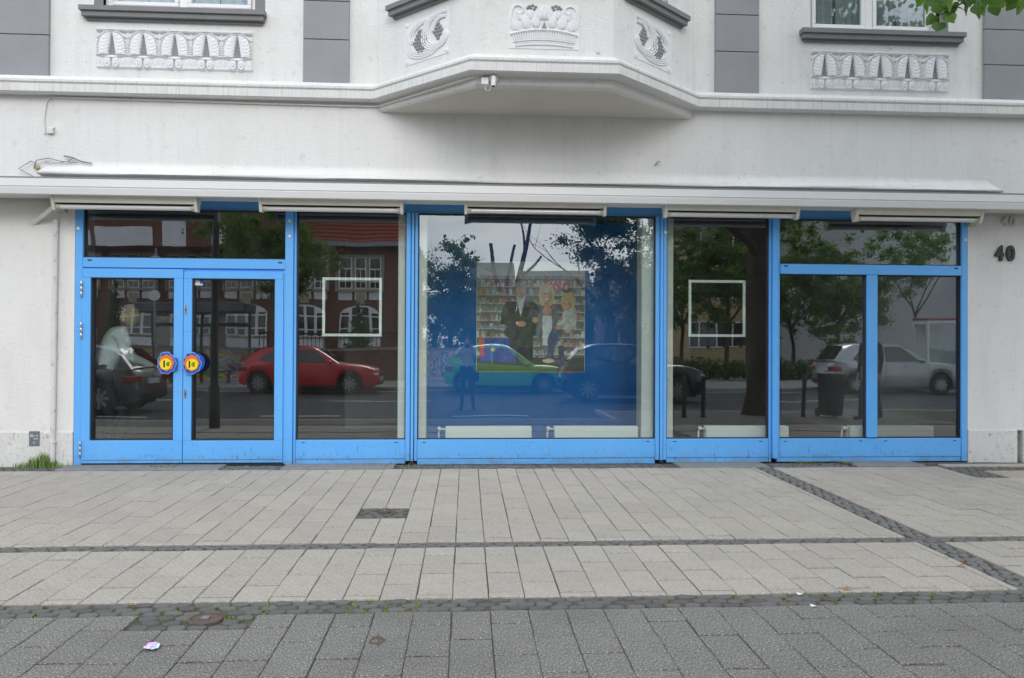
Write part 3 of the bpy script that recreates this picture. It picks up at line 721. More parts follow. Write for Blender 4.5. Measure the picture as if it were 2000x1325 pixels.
p.m.m = 1; p.m.prism([p.pt(.462, .44, .004), p.pt(.538, .44, .004), p.pt(.5, .60, .004)], p.n * .020); p.m.m = 0
p.build()

# ------------------------------------------------------------------ shop front
shop = thing('shop_front', 'bright blue metal shop front with glass doors and five display windows', 'shop front', (.8, 0, 0))
ZB, ZG, ZT0, ZT1, ZHD = 0.0, .268, 2.15, 2.262, 2.80
FY0, FY1 = .0, .10
def fpart(name, boxes, m=BLUE, parent=shop, ch=.004):
    b = MB()
    for a, c in boxes: b.box(a, c, ch)
    return b.build(name, m, parent)
# posts and mullions (double ones show a groove between the two profiles)
fpart('post', [((XL + .002, FY0, .0), (-4.175, FY1, ZHD))])
fpart('post', [((5.761, FY0, .0), (XR - .002, FY1, ZHD))])
fpart('mullion', [((-2.003, FY0 - .014, .0), (-1.915, FY1, ZHD)), ((-1.911, FY0 + .008, .0), (-1.886, FY1, ZHD))])
fpart('mullion', [((-.677, FY0 + .004, .03), (-.628, FY1, ZHD)), ((-.618, FY0 - .012, .03), (-.590, FY1, ZHD)), ((-.580, FY0 + .004, .03), (-.549, FY1, ZHD))])
fpart('mullion', [((2.146, FY0 + .004, .03), (2.190, FY1, ZHD)), ((2.196, FY0 - .012, .03), (2.226, FY1, ZHD)), ((2.232, FY0 + .004, .03), (2.272, FY1, ZHD))])
fpart('mullion', [((3.467, FY0 + .006, .0), (3.494, FY1, ZHD)), ((3.498, FY0 - .03, .045), (3.555, FY1, ZHD)), ((3.559, FY0 + .006, .0), (3.589, FY1, ZHD))])
for x in (-.604, 2.211): fpart('mullion_foot', [((x - .022, -.02, .0), (x + .022, .05, .028))], GASK)
fpart('header', [((XL + .002, FY0 + .065, ZHD), (XR - .002, FY1, ZH))])
fpart('transom', [((-4.173, FY0, ZT0 + .004), (-2.005, FY1, ZT1))])
fpart('transom', [((3.591, FY0, ZT0 + .012), (5.759, FY1, ZT1 + .014))])
fpart('mullion', [((4.623, FY0, ZG + .012), (4.746, FY1, ZT0 + .010))])
KICK = [(-1.884, -.679, .0), (-.547, 2.144, -.012), (2.274, 3.465, .0), (3.591, 5.759, .0)]
for x0, x1, z in KICK:
    b = MB(); b.box((x0, FY0 + .012, .055), (x1, FY1, ZG), .004); b.box((x0, FY0 + .018, z), (x1, FY1, .052), .003); b.build('kick_panel', BLUE, shop)
# drain slots
for x, z in ((-4.10, 2.232), (-2.06, 2.226), (3.66, 2.252), (5.69, 2.245)):
    mb(((x - .022, FY0 - .003, z - .008), (x + .022, FY0 + .02, z + .008)), ch=.002).build('drain_slot', GASK, shop)
for x in (-1.80, -.78, -.47, 2.06, 2.37, 3.37, 3.66, 4.55, 4.85, 5.68):
    mb(((x - .018, FY0 + .009, ZG - .034), (x + .018, FY0 + .03, ZG - .026))).build('drain_slot', GASK, shop)
# round caps
for x, z in ((-4.218, 2.575), (-1.958, 2.69), (-1.958, 2.52), (2.252, 2.62), (5.80, 2.58)):
    MB().lathe([(.019, 0), (.019, -.012), (.014, -.017), (.006, -.017)], (x, FY0 + (.006 if x > 0 else 0), z), 'y', 16).build('screw_cap', WPLAST, shop, smooth=30)
# glazed fields: black gasket ring with the pane in it
def field(x0, x1, z0, z1, name='window_gasket'):
    t_ = .012; yb0, yb1 = FY0 + .030, FY0 + .070
    b = MB(); b.box((x0, yb0, z0), (x1, yb1, z0 + t_)); b.box((x0, yb0, z1 - t_), (x1, yb1, z1)); b.box((x0, yb0, z0 + t_), (x0 + t_, yb1, z1 - t_)); b.box((x1 - t_, yb0, z0 + t_), (x1, yb1, z1 - t_))
    o = b.build(name, GASK, shop)
    pb = MB(); pb.add([(x0 + .004, G, z0 + .004), (x1 - .004, G, z0 + .004), (x1 - .004, G, z1 - .004), (x0 + .004, G, z1 - .004)], [(0, 1, 2, 3)])
    pb.build('pane', GLASS, o); return o
field(-4.175, -2.003, ZT1, ZHD); field(-1.886, -.677, ZG, ZHD); field(-.549, 2.146, ZG, ZHD); field(2.272, 3.467, ZG, ZHD)
field(3.589, 5.761, ZT1 + .014, ZHD); field(3.589, 4.623, ZG, ZT0 + .012); field(4.746, 5.761, ZG, ZT0 + .012)
# doors
def door(x0, x1, z1, gx0, gx1, gz0, gz1, hinge_x):
    y0, y1 = FY0 - .012, FY0 + .06
    b = MB(); b.box((x0, y0, .022), (x1, y1, gz0), .004); b.box((x0, y0, gz1), (x1, y1, z1), .004); b.box((x0, y0, gz0 + .0005), (gx0, y1, gz1 - .0005), .0); b.box((gx1, y0, gz0 + .0005), (x1, y1, gz1 - .0005), .0)
    o = b.build('door', BLUE, shop)
    gk = MB(); t_ = .012
    gk.box((gx0, y0 + .018, gz0), (gx1, y1 + .006, gz0 + t_)); gk.box((gx0, y0 + .018, gz1 - t_), (gx1, y1 + .006, gz1)); gk.box((gx0, y0 + .018, gz0 + t_), (gx0 + t_, y1 + .006, gz1 - t_)); gk.box((gx1 - t_, y0 + .018, gz0 + t_), (gx1, y1 + .006, gz1 - t_))
    gk.build('gasket', GASK, o)
    pb = MB(); pb.add([(gx0, G - .006, gz0), (gx1, G - .006, gz0), (gx1, G - .006, gz1), (gx0, G - .006, gz1)], [(0, 1, 2, 3)]); pb.build('pane', GLASS, o)
    mb(((x0 + .01, y0 - .002, .055), (x1 - .01, y0 + .01, .059))).build('rebate_line', GASK, o)
    if hinge_x is not None:
        for z in (2.0, 1.55, .26):
            h_ = MB()
            for k_ in range(3): h_.lathe([(.010, 0), (.0125, .004), (.0125, .052), (.010, .056)], (hinge_x, y0 - .010, z - .17 + k_ * .058), 'z', 12)
            h_.build('hinge', STEEL, o, smooth=35)
    return o
d1 = door(-4.171, -3.100, 2.142, -4.083, -3.197, .270, 2.043, -4.174)
d2 = door(-3.093, -2.021, 2.112, -3.006, -2.112, .266, 2.043, None)
mb(((-4.173, .03, 2.112), (-2.005, .09, ZT0 + .004))).build('door_head', BLUE, shop)
mb(((-2.019, .0, .0), (-2.005, .07, 2.15))).build('door_stop', BLUE, shop)
mb(((-4.17, .0, -.02), (-2.0, .12, .016))).build('door_sill', GASK, shop)
for z in (1.70, .78):
    b = MB(); b.box((-3.080, -.022, z - .045), (-3.052, -.010, z + .045), .004); lo = b.build('lock_plate', STEEL, d2)
    mb(((-3.072, -.0245, z - .018), (-3.060, -.021, z + .012)), ch=.002).build('keyhole', GASK, d2)
# sticker
def f_stick(u, v):
    if v < .25: return (.75, .76, .80)
    return (.78, .80, .86) if math.hypot((u - .25) / .42, (v - .55) / .6) < 1 else (.05, .16, .62)
pic('sticker', STICK, d2, (-3.002, G - .0085, 1.972), (1, 0, 0), (0, 0, 1), .09, .062, f_stick, 18, 12)

# push plates on the doors: blue scalloped plate with a yellow price disc
PB = mat('plate_blue', (.012, .075, .42), .35, coat=.4); PLB = mat('plate_edge_blue', (.18, .42, .80), .4); PY = mat('plate_yellow', (.86, .68, .015), .4, coat=.3); PO = mat('plate_orange', (.72, .17, .035), .4); PK = mat('print_black', (.012, .012, .012), .5)
def text(name, s_, size, loc, m, parent, ext=.002, rot=(R(90), 0, 0), bold=0.0, sx=1.0):
    c = bpy.data.curves.new(name, 'FONT'); c.body = s_; c.size = size; c.extrude = ext; c.align_x = 'CENTER'; c.align_y = 'CENTER'; c.offset = bold
    o = bpy.data.objects.new(name, c); COL.objects.link(o); o.rotation_euler = rot; o.location = loc; o.scale = (sx, 1, 1)
    dg = bpy.context.evaluated_depsgraph_get(); me = bpy.data.meshes.new_from_object(o.evaluated_get(dg)); bpy.data.objects.remove(o)
    mt = Matrix.LocRotScale(Vector(loc), Matrix.Rotation(rot[2], 3, 'Z') @ Matrix.Rotation(rot[0], 3, 'X'), Vector((sx, 1, 1)))
    me.transform(mt); off = wloc(parent) if parent is not None else Vector((0, 0, 0)); me.transform(Matrix.Translation(-off))
    me.materials.clear(); me.materials.append(m); o2 = bpy.data.objects.new(name, me); COL.objects.link(o2); o2.parent = parent; return o2
def push_plate(cx, cz, flip, parent):
    def outline(sc, dx=0, dz=0):
        p = []
        for i in range(72):
            a = 2 * math.pi * i / 72; r = .100 * sc * (1 + .04 * math.cos(3 * a + .6) + .045 * math.cos(9 * a)); p.append((cx + dx + r * math.cos(a) * .98, cz + dz + r * math.sin(a) * 1.2))
        return p
    y = FY0 - .05
    b = MB(); b.box((cx - .02 + flip * .03, y, cz - .03), (cx + .02 + flip * .03, -.006, cz + .03)); b.prism([(x, y - .004, z) for x, z in outline(1.0)], (0, .012, 0)); o = b.build('push_plate', PLB, parent)
    b = MB(); b.prism([(x, y - .0065, z) for x, z in outline(.93)], (0, .003, 0)); b.build('plate_face', PB, o)
    if flip < 0:   # the right plate carries a broad blue wing beyond the disc
        b = MB(); p = [(cx + .03 + .105 * math.cos(a), cz + .01 + .105 * math.sin(a)) for a in [2 * math.pi * i / 40 for i in range(40)]]
        b.prism([(x, y + .004, z) for x, z in p], (0, .008, 0)); b.build('plate_wing', PB, o)
    else:
        mb(((cx + .03, y + .002, cz - .07), (cx + .112, y + .008, cz + .055))).build('plate_wing', PB, o)
    b = MB(); p = [(cx + .079 * (1 + .06 * math.cos(8 * a)) * math.cos(a), cz + .005 + .088 * (1 + .06 * math.cos(8 * a)) * math.sin(a)) for a in [2 * math.pi * i / 64 for i in range(64)]]; b.prism([(x, y - .0091, z) for x, z in p], (0, .0024, 0)); b.build('plate_ring', PO, o)
    b = MB(); b.lathe([(.061, 0), (.061, -.0025)], (cx - .006 * flip, y - .0093, cz - .01), 'y', 40); dd = b.build('price_disc', PY, o)
    text('price_lettering', '1', .098, (cx - .022, y - .0130, cz - .012), PK, o, .0008, bold=.0035)
    text('price_lettering', '€', .060, (cx + .020, y - .0130, cz - .014), PK, o, .0008, bold=.002)
q = P(329, 711); push_plate(q.x, 1.115, 1, d1)
q = P(378, 711); push_plate(q.x, 1.112, -1, d2)

# ------------------------------------------------------------------ awning cassette
aw = thing('awning', 'long closed white awning box running above the whole shop front', 'awning', (.8, -.1, 2.97))
def run(poly, x0, x1): 
    b = MB(); b.prism([(x0, y, z) for y, z in poly], (x1 - x0, 0, 0)); return b
AX0, AX1 = -6.4, 8.2
AY = -.42
ATOP, ABOT = P(1000, 358, AY).z, P(1000, 394, AY).z
run([(.0, ATOP + .02), (-.20, ATOP + .02), (AY + .06, ATOP - .004), (AY + .06, ATOP - .03), (0, ATOP - .03)], AX0 + .4, AX1 - .4).build('awning_roof', mat('awning_top', (.20, .20, .195), .6), aw)
run([(-.10, ATOP - .034), (AY + .04, ATOP - .026), (AY + .005, ATOP - .034), (AY - .002, ABOT + .085), (AY + .006, ABOT + .080), (AY + .006, ABOT + .073), (AY, ABOT + .067), (AY + .009, ABOT + .006), (AY + .017, ABOT), (-.06, ABOT + .02)], AX0, AX1).build('front_rail', AWN, aw)
run([(0, ABOT + .08), (-.065, ABOT + .08), (-.065, ABOT + .045), (0, ABOT + .045)], -4.5, 6.05).build('cassette_base', CREAMD, aw)
for x in (-4.38, 5.86):
    b = MB(); b.prism([(x - .045, 0, ABOT - .13), (x - .045, -.05, ABOT - .12), (x - .045, -.16, ABOT - .02), (x - .045, -.16, ABOT + .01), (x - .045, 0, ABOT + .01)], (.09, 0, 0)); b.build('wall_bracket', CREAMD, aw)
# tube lamps under the awning
LY = -.27
def tube_lamp(pa, pb, pt, label):
    """pa..pb: ends, pt: height of the tube axis in the photograph"""
    xa, xb = P(pa, pt, LY).x, P(pb, pt, LY).x; zc = P((pa + pb) / 2, pt, LY).z; zt = ABOT + .006
    cx = (xa + xb) / 2; t_ = thing('tube_light', label, 'light', (cx, LY, zt), 'tube lights under the awning')
    y0, y1 = LY - .075, LY + .075; zh = zc + .038
    b = MB(); b.prism([(xa + .034, y1, zt), (xa + .034, y0, zt), (xa + .034, y0 + .022, zh), (xa + .034, y1 - .022, zh)], (xb - xa - .068, 0, 0)); b.build('housing', CREAM, t_)
    mb(((xa + .04, LY - .035, zh - .006), (xb - .04, LY + .035, zh))).build('reflector', GASK, t_)
    b = MB(); b.tube([(xa + .07, LY, zc), (xb - .07, LY, zc)], .026, 18); b.build('tube', TUBE, t_, smooth=40)
    for x, s_ in ((xa, 1), (xb, -1)):
        b = MB(); b.prism([(x, y1, zt - .003), (x, y0 - .004, zt - .003), (x, y0 + .018, zh - .004), (x, LY - .03, zc - .038), (x, LY + .03, zc - .038), (x, y1 - .018, zh - .004)], (s_ * .032, 0, 0)); b.build('end_cap', CREAM, t_)
        b = MB(); b.lathe([(.031, 0), (.033, s_ * .035), (.030, s_ * .042)], (x + s_ * .031, LY, zc), 'x', 18); b.build('lamp_holder', CREAMD, t_, smooth=35)
for (pa, pb, pt_, lab) in ((105, 388, 406, 'cream tube light over the glass doors'), (508, 788, 410, 'cream tube light over the narrow window beside the doors'), (907, 1183, 414, 'cream tube light over the wide blue-backed window'), (1296, 1558, 421, 'cream tube light over the window with the right white square'), (1667, 1915, 429, 'cream tube light at the house number end')):
    tube_lamp(pa, pb, pt_, lab)

# ------------------------------------------------------------------ small things on the wall
q = P(113, 640, -.03)
dp = thing('drain_pipe', 'thin white painted pipe running down the wall left of the doors', 'pipe', (-4.44, -.03, 0))
b = MB(); b.tube([(-4.44, -.035, 2.66), (-4.455, -.035, .04)], .026, 14); b.build('pipe', BASEW, dp, smooth=40)
for z in (2.4, 1.2, .25):
    b = MB(); b.lathe([(.030, 0), (.030, .018)], (-4.447, -.035, z), 'z', 14); b.build('clip', BASEW, dp, smooth=30)
# steel pull rod under the left bracket
ln = thing('awning_strut', 'painted diagonal strut left of the doors under the awning', 'strut', (-4.6, -.03, 2.6))
p0, p1 = P(62, 437, 0), P(108, 405, -.2)
b = MB(); b.tube([(p0.x, .01, p0.z), (p1.x, -.20, p1.z + .02)], .028, 4); b.build('strut_bar', WALL, ln)
def digits(s_, x, z, h, m, label, ext, bold, sx, dx):
    t_ = thing('house_number', label, 'number', (x, -.01, z - h / 2))
    for i, c in enumerate(s_): text('digit', c, h * 1.42, (x + (i - .5) * dx, -.012, z), m, t_, ext, bold=bold, sx=sx)
q = P(1961, 497); digits('40', q.x, q.z, .165, BLACK, 'bold black house number 40 right of the shop front', .014, .010, .82, .135)
q = P(1968, 434); digits('40', q.x, q.z, .115, NUMG, 'small faded grey house number 40 just under the awning', .012, .003, .9, .095)
# utility plate on the left pier
q = P(67, 857, -.015)
up_ = thing('marker_plate', 'small grey utility marker plate low on the wall left of the doors', 'plate', (q.x, -.015, q.z - .075))
def f_plate(u, v):
    base = (.13, .15, .17)
    if u < .08 or u > .92 or v < .06 or v > .94: return (.17, .19, .21)
    rr = random.random()
    if .62 < v < .84 and u < .40 and (int(u * 26) + int(v * 14)) % 3: return (.55, .57, .58)
    if .68 < v < .76 and u > .46 and int(u * 30) % 3: return (.40, .42, .43)
    if .42 < v < .58 and .45 < u < .9 and int(u * 24) % 3: return (.50, .52, .53)
    if .14 < v < .30 and .36 < u < .70 and (int(u * 20) + int(v * 20)) % 2: return (.45, .47, .44)
    return base
mb(((q.x - .055, -.020, q.z - .08), (q.x + .055, -.010, q.z + .08)), ch=.003).build('plate_back', mat('plate_grey', (.14, .16, .18), .6), up_)
pic('plate_print', PLATEP, up_, (q.x - .050, -.0215, q.z - .075), (1, 0, 0), (0, 0, 1), .10, .15, f_plate, 22, 30)
# outlet cover and wires on the left
q = P(103, 257); wb = thing('wall_socket', 'small white socket on the wall at the upper left', 'socket', (q.x, 0, q.z))
mb(((q.x - .05, -.035, q.z - .03), (q.x + .02, .0, q.z + .035)), ch=.006).build('socket_box', WALL, wb)
b = MB(); b.tube([(q.x + .02, -.03, q.z + .02), (q.x + .04, -.05, q.z + .0), (q.x + .055, -.05, q.z + .03)], .004, 6); b.build('wire', GREYD, wb)
cb = thing('wall_cable', 'thin white cable under the cornice from the socket to the security camera', 'cable', (-3, 0, 4.0))
pts = [P(88, 262, -.01), P(86, 230, -.01), P(92, 197, -.01), P(100, 190, -.012)]
pts = [(p.x, -.012, p.z) for p in pts] + [(-4.2, -.016, 3.99), (-3.4, -.016, 3.985), (-2.0, -.016, 3.975), (-1.05, -.018, 3.972)]
ob = offset_path(plan, .015); pts += [(-.98, -.03, 3.975), (ob[2].x - .12, ob[2].y + .09, 3.985), (ob[2].x + .01, ob[2].y + .0, 3.995)]
b = MB(); b.tube(pts, .009, 8); b.build('cable_run', WALL, cb, smooth=40)
lw = thing('loose_wires', 'loose dark wires on the plaster ledge at the far left', 'wires', (-4.6, -.02, 3.2))
for pl_, r_ in ((((65, 345), (38, 330), (60, 315), (72, 320)), .005), (((66, 330), (72, 314), (95, 309), (120, 316), (150, 318)), .005), (((125, 305), (140, 308), (160, 316), (180, 320)), .008), (((88, 318), (110, 320), (132, 316), (146, 308)), .004)):
    b = MB(); b.tube([(P(x, y, -.03).x, -.03 - .012 * (i % 2), P(x, y, -.03).z) for i, (x, y) in enumerate(pl_)], r_, 6); b.build('wire', GREYD, lw)
q = P(71, 326, -.03); b = MB(); b.ball((q.x, -.012, q.z), (.03, .02, .028), 10, 6); b.build('foam_plug', mat('foam_plug', (.45, .36, .20), .9, var=.3, vscale=40), lw, smooth=True)
# security camera under the bay
jc = P(947, 160, -.97); sc_ = thing('security_camera', 'white security camera with junction box under the bay', 'camera', (jc.x + .08, -.97, 3.95))
yb = -.955
mb(((jc.x - .035, yb - .045, jc.z - .036), (jc.x + .036, yb + .03, jc.z + .036)), ch=.005).build('junction_box', WPLAST, sc_)
q = P(964, 150, -1.0)
b = MB(); b.lathe([(.045, 0), (.05, -.012), (.03, -.02), (.022, -.03)], (q.x, yb - .01, q.z - .002), 'y', 20); b.tube([(q.x, yb - .03, q.z), (q.x, yb - .06, q.z - .02)], .018, 12); b.build('mount', WPLAST, sc_, smooth=35)
b = MB(); b.ball((q.x, yb - .065, q.z - .022), .026, 14, 10); b.build('joint', WPLAST, sc_, smooth=True)
b = MB(); b.tube([(q.x, yb - .07, q.z - .03), (q.x - .003, yb - .075, q.z - .105)], .024, 16); b.build('body', WPLAST, sc_, smooth=35)
b = MB(); b.tube([(q.x - .003, yb - .075, q.z - .1055), (q.x - .003, yb - .0752, q.z - .109)], .017, 14); b.build('lens', GASK, sc_, smooth=35)
b = MB(); b.tube([(jc.x, yb - .02, jc.z - .036), (jc.x + .01, yb - .02, jc.z - .085), (jc.x + .05, yb - .03, jc.z - .09), (q.x - .02, yb - .06, q.z - .08)], .004, 6); b.build('lead', WPLAST, sc_)
b = MB(); b.lathe([(.02, 0), (.02, -.015)], (P(1168, 101, -.96).x, -.96, P(1168, 101, -.96).z), 'y', 14); b.build('plaster_boss', CORN, bld)
b = MB(); b.lathe([(.018, 0), (.018, -.02)], (P(1739, 93, .03).x, UY, P(1739, 93, .03).z), 'y', 14); b.build('plaster_boss', CORN, bld)
q = P(1280, 322, 0); b = MB(); b.tube([(q.x, .0, q.z), (q.x, -.03, q.z + .0), (q.x + .02, -.035, q.z + .03), (q.x + .05, -.034, q.z + .02)], .006, 6); o = b.build('wall_hook', GREYD); tag(o, 'small rusty hook in the plaster right of centre', 'hook')

# ================================================================== INSIDE THE SHOP
room = bpy.data.objects.new('shop_interior', None); COL.objects.link(room); room['kind'] = 'structure'
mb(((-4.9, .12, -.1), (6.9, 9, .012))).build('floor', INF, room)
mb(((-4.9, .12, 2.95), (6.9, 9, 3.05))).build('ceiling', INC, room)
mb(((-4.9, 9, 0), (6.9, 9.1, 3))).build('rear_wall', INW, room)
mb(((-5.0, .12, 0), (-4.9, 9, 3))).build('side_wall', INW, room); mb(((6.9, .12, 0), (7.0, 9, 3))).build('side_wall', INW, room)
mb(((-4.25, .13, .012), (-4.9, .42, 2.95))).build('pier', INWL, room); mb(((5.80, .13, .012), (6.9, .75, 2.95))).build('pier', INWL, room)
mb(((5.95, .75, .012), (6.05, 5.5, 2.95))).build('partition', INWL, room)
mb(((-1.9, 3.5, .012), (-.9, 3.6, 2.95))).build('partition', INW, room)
for x0, x1 in ((P(777, 660, .14).x, P(833, 660, .14).x), (P(1253, 660, .14).x, P(1315, 660, .14).x)):
    mb(((x0, .14, .012), (x1, .40, 2.949)), ch=.01).build('column', COLW, room)
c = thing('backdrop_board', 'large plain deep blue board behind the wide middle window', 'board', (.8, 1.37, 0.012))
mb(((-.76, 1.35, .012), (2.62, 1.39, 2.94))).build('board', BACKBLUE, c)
# radiators
def radiator(pa, pb, label):
    y0, y1 = .16, .26; a, b_ = P(pa + 22, 845, .2).x, P(pb, 845, .2).x; zt = .395
    r_ = thing('radiator', label, 'radiator', ((a + b_) / 2, .25, .012), 'low radiators inside the windows')
    m1 = MB(); m1.box((a, y0, .07), (b_, y0 + .025, zt), .006); m1.box((a, y1 - .025, .07), (b_, y1, zt), .006); m1.build('panel', RADW, r_)
    g_ = MB(); 
    for i in range(24):
        x = a + (b_ - a) * (i + .5) / 24; g_.box((x - .004, y0 + .026, zt - .012), (x + .004, y1 - .026, zt - .004))
    g_.build('grille', RADW, r_)
    for x in (a + .1, b_ - .1): mb(((x - .02, y0 + .03, .012), (x + .02, y1 - .03, .07))).build('foot', RADW, r_)
    p_ = MB(); p_.tube([(a + .01, .21, zt - .035), (a - .055, .21, zt - .03), (a - .075, .21, zt - .06), (a - .078, .21, .03)], .011, 10); p_.build('pipe', RADW, r_, smooth=40)
    v_ = MB(); v_.lathe([(.018, 0), (.022, -.02), (.020, -.055), (.012, -.06)], (a - .07, .21, zt - .02), 'y', 12); v_.build('valve', RADW, r_, smooth=35)
radiator(848, 1038, 'white radiator behind the wide window, below the poster on the left'); radiator(1060, 1245, 'white radiator behind the wide window, beside the right column')
radiator(1355, 1538, 'white radiator under the right hand white square'); radiator(1635, 1820, 'white radiator at the right end of the shop windows')
# white square outlines on the inside of the panes
def sq_frame(pa, pb, ya, yb_, label):
    y = .10; a, c_ = P(pa, yb_, y), P(pb, ya, y); t_ = .030
    x0, x1, z0, z1 = a.x, c_.x, a.z, c_.z
    f_ = thing('square_frame', label, 'frame', ((x0 + x1) / 2, y, z0))
    for bx_ in (((x0, y, z1 - t_), (x1, y + .012, z1)), ((x0, y, z0), (x1, y + .012, z0 + t_)), ((x0, y, z0 + t_), (x0 + t_, y + .012, z1 - t_)), ((x1 - t_, y, z0 + t_), (x1, y + .012, z1 - t_))):
        mb(bx_).build('bar', FRAMEW, f_)
sq_frame(629, 746, 543, 657, 'white empty square frame in the narrow window beside the doors'); sq_frame(1345, 1456, 548, 658, 'white empty square frame in the window right of the poster')
# poster
pa_, pb_ = P(930, 727, 1.335), P(1143, 512, 1.335)
po = thing('poster', 'square poster of shoppers before shop shelves on the blue board', 'poster', ((pa_.x + pb_.x) / 2, 1.34, pa_.z))
mb(((pa_.x, 1.337, pa_.z), (pb_.x, 1.348, pb_.z))).build('backing', WPLAST, po)
prs = random.Random(3)
cells = {}
def ell(u, v, cx, cy, rx, ry): return ((u - cx) / rx) ** 2 + ((v - cy) / ry) ** 2 < 1
def N3(x, y, z=0.0): return mnoise.noise((x, y, z))
items = {}
for row in range(13):
    x = 0; items[row] = []
    while x < 1:
        w_ = prs.uniform(.008, .034); items[row].append((x, x + w_, prs.uniform(.35, .92), prs.choice([(.42, .41, .39), (.55, .52, .47), (.34, .26, .21), (.24, .28, .36), (.46, .17, .14), (.20, .18, .16), (.40, .37, .27), (.14, .18, .28), (.58, .57, .54), (.45, .33, .20), (.30, .36, .30)]))); x += w_ + prs.choice((0, .003, .008))
def f_poster(u0, v0):
    u = u0 + .004 * N3(u0 * 40, v0 * 40, 7); v = 1 - v0 + .004 * N3(u0 * 40, v0 * 40, 9)
    skin, skin2 = (.66, .40, .28), (.58, .33, .23)
    def lit(c, cx, cy, rx, ry, k_=.45):
        dx, dy = (u - cx) / rx, (v - cy) / ry; f_ = 1.12 - k_ * (dx * .5 + .5) * .5 - k_ * .5 * (dx * dx + dy * dy); return tuple(x * max(.25, f_) for x in c)
    def cloth(c, sc=1.0): f_ = 1 + .45 * N3(u * 22 * sc + v * 8, v * 9 * sc, 3) + .25 * N3(u * 60, v * 30, 4); return tuple(x * max(.3, f_) for x in c)
    def hair(c): f_ = 1 + .35 * N3(u * 90, v * 22, 2); return tuple(x * max(.4, f_) for x in c)
    c = (.07, .07, .06)
    if v < .87:
        row = int(v * 13); fv = v * 13 - row; c = (.16, .15, .14)
        for a_, b_, h_, cc in items.get(row, ()):
            if a_ <= u < b_ and fv > 1 - h_: c = tuple(x * (1 + .5 * N3(u * 160, v * 110, row)) * (.75 + .35 * fv) for x in cc)
        if fv > .90: c = (.48, .48, .46)
        f_ = 1 + .35 * N3(u * 5, v * 5, 11); c = tuple(x * f_ for x in c)
    if v < .13: c = tuple(x * (1 + .1 * N3(u * 4, v * 12)) for x in (.62, .66, .70))
    if .17 < v < .25 and .60 < u < .84: c = (.62, .12, .12) if N3(u * 55, v * 30, 5) > -.15 else (.75, .68, .68)
    if .70 < v < .91 and .03 < u < .37 and not ell(u, v, .37, .70, .06, .05): c = cloth((.05, .11, .40), .6)
    if .70 < v < .86 and .03 < u < .07: c = (.62, .10, .10)
    if ell(u, v, .15, .80, .022, .016): c = (.6, .5, .12)
    # man in a dark jacket
    if ell(u, v, .405, .52, .185, .22) and v > .36 or (.30 < u < .52 and .55 < v < .80) or ell(u, v, .27, .52, .05, .11) or ell(u, v, .55, .50, .045, .10): c = cloth((.060, .068, .062))
    if abs(u - .405) < .040 * (1 - (v - .33) / .17) and .31 < v < .50: c = cloth((.66, .67, .69), .6)
    if .36 < u < .52 and .78 < v < .96: c = cloth((.04, .04, .055))
    if ell(u, v, .405, .265, .050, .072): c = lit((.62, .44, .35), .405, .265, .05, .072)
    if ell(u, v, .405, .222, .054, .036) and v < .235: c = hair((.42, .40, .38))
    if ell(u, v, .41, .565, .046, .026): c = lit(skin2, .41, .565, .046, .026)
    if ell(u, v, .24, .60, .028, .032): c = lit(skin2, .24, .60, .028, .032)
    if .05 < u < .28 and .590 < v < .603: c = (.12, .26, .52)
    # woman: fair bob, grey cardigan, white top
    if ell(u, v, .645, .295, .075, .100) or (ell(u, v, .645, .35, .068, .06)): c = hair((.62, .46, .22))
    if (ell(u, v, .655, .60, .105, .21) and v > .42): c = cloth((.17, .18, .20))
    if ell(u, v, .650, .45, .042, .060) or (.622 < u < .672 and .36 < v < .45): c = lit(skin2, .65, .43, .05, .08)
    if .607 < u < .607 + .085 + (v - .5) * .06 and .49 < v < .76: c = cloth((.70, .72, .74), .7)
    if ell(u, v, .647, .300, .050, .074): c = lit(skin, .640, .290, .05, .074)
    if ell(u, v, .638, .235, .062, .040): c = hair((.70, .53, .27))
    if abs(v - .290) < .006 and (abs(u - .627) < .010 or abs(u - .667) < .010): c = (.22, .14, .11)
    if ell(u, v, .648, .338, .021, .008): c = (.74, .58, .54)
    if ell(u, v, .545, .53, .034, .026): c = lit(skin2, .545, .53, .034, .026)
    # child on her arm
    if ell(u, v, .845, .365, .066, .085) or ell(u, v, .865, .44, .05, .06): c = hair((.58, .40, .18))
    if ell(u, v, .85, .52, .062, .10) or ell(u, v, .79, .57, .05, .035) or ell(u, v, .90, .50, .03, .085): c = lit(cloth((.52, .54, .50)), .84, .50, .10, .12)
    if ell(u, v, .832, .385, .044, .058): c = lit(skin, .825, .378, .044, .058)
    if abs(v - .380) < .005 and (abs(u - .815) < .008 or abs(u - .847) < .008): c = (.24, .15, .12)
    if ell(u, v, .832, .415, .017, .006): c = (.70, .48, .44)
    if ell(u, v, .76, .60, .034, .022): c = lit(skin2, .76, .60, .034, .022)
    if .655 < u < .80 and .61 < v < .80 and abs((u - .655) - (.82 - v) * .42) < .050 or (.655 < u < .712 and .72 < v < .90): c = cloth((.09, .12, .21))
    if ell(u, v, .665, .90, .055, .020): c = lit((.62, .55, .45), .665, .90, .055, .020)
    if ell(u, v, .85, .63, .04, .018): c = lit(skin2, .85, .63, .04, .018)
    if .76 < u < .81 and .76 < v < .95: c = cloth((.09, .10, .15))
    k2 = .16 * N3(u * 28, v * 28) + .12 * N3(u * 75, v * 75)
    return tuple(max(0, min(1, x * 1.5 * (1 + k2))) for x in c)
pic('print', PRINT, po, (pa_.x + .006, 1.3345, pa_.z + .006), (1, 0, 0), (0, 0, 1), pb_.x - pa_.x - .012, pb_.z - pa_.z - .012, f_poster, 230, 230)

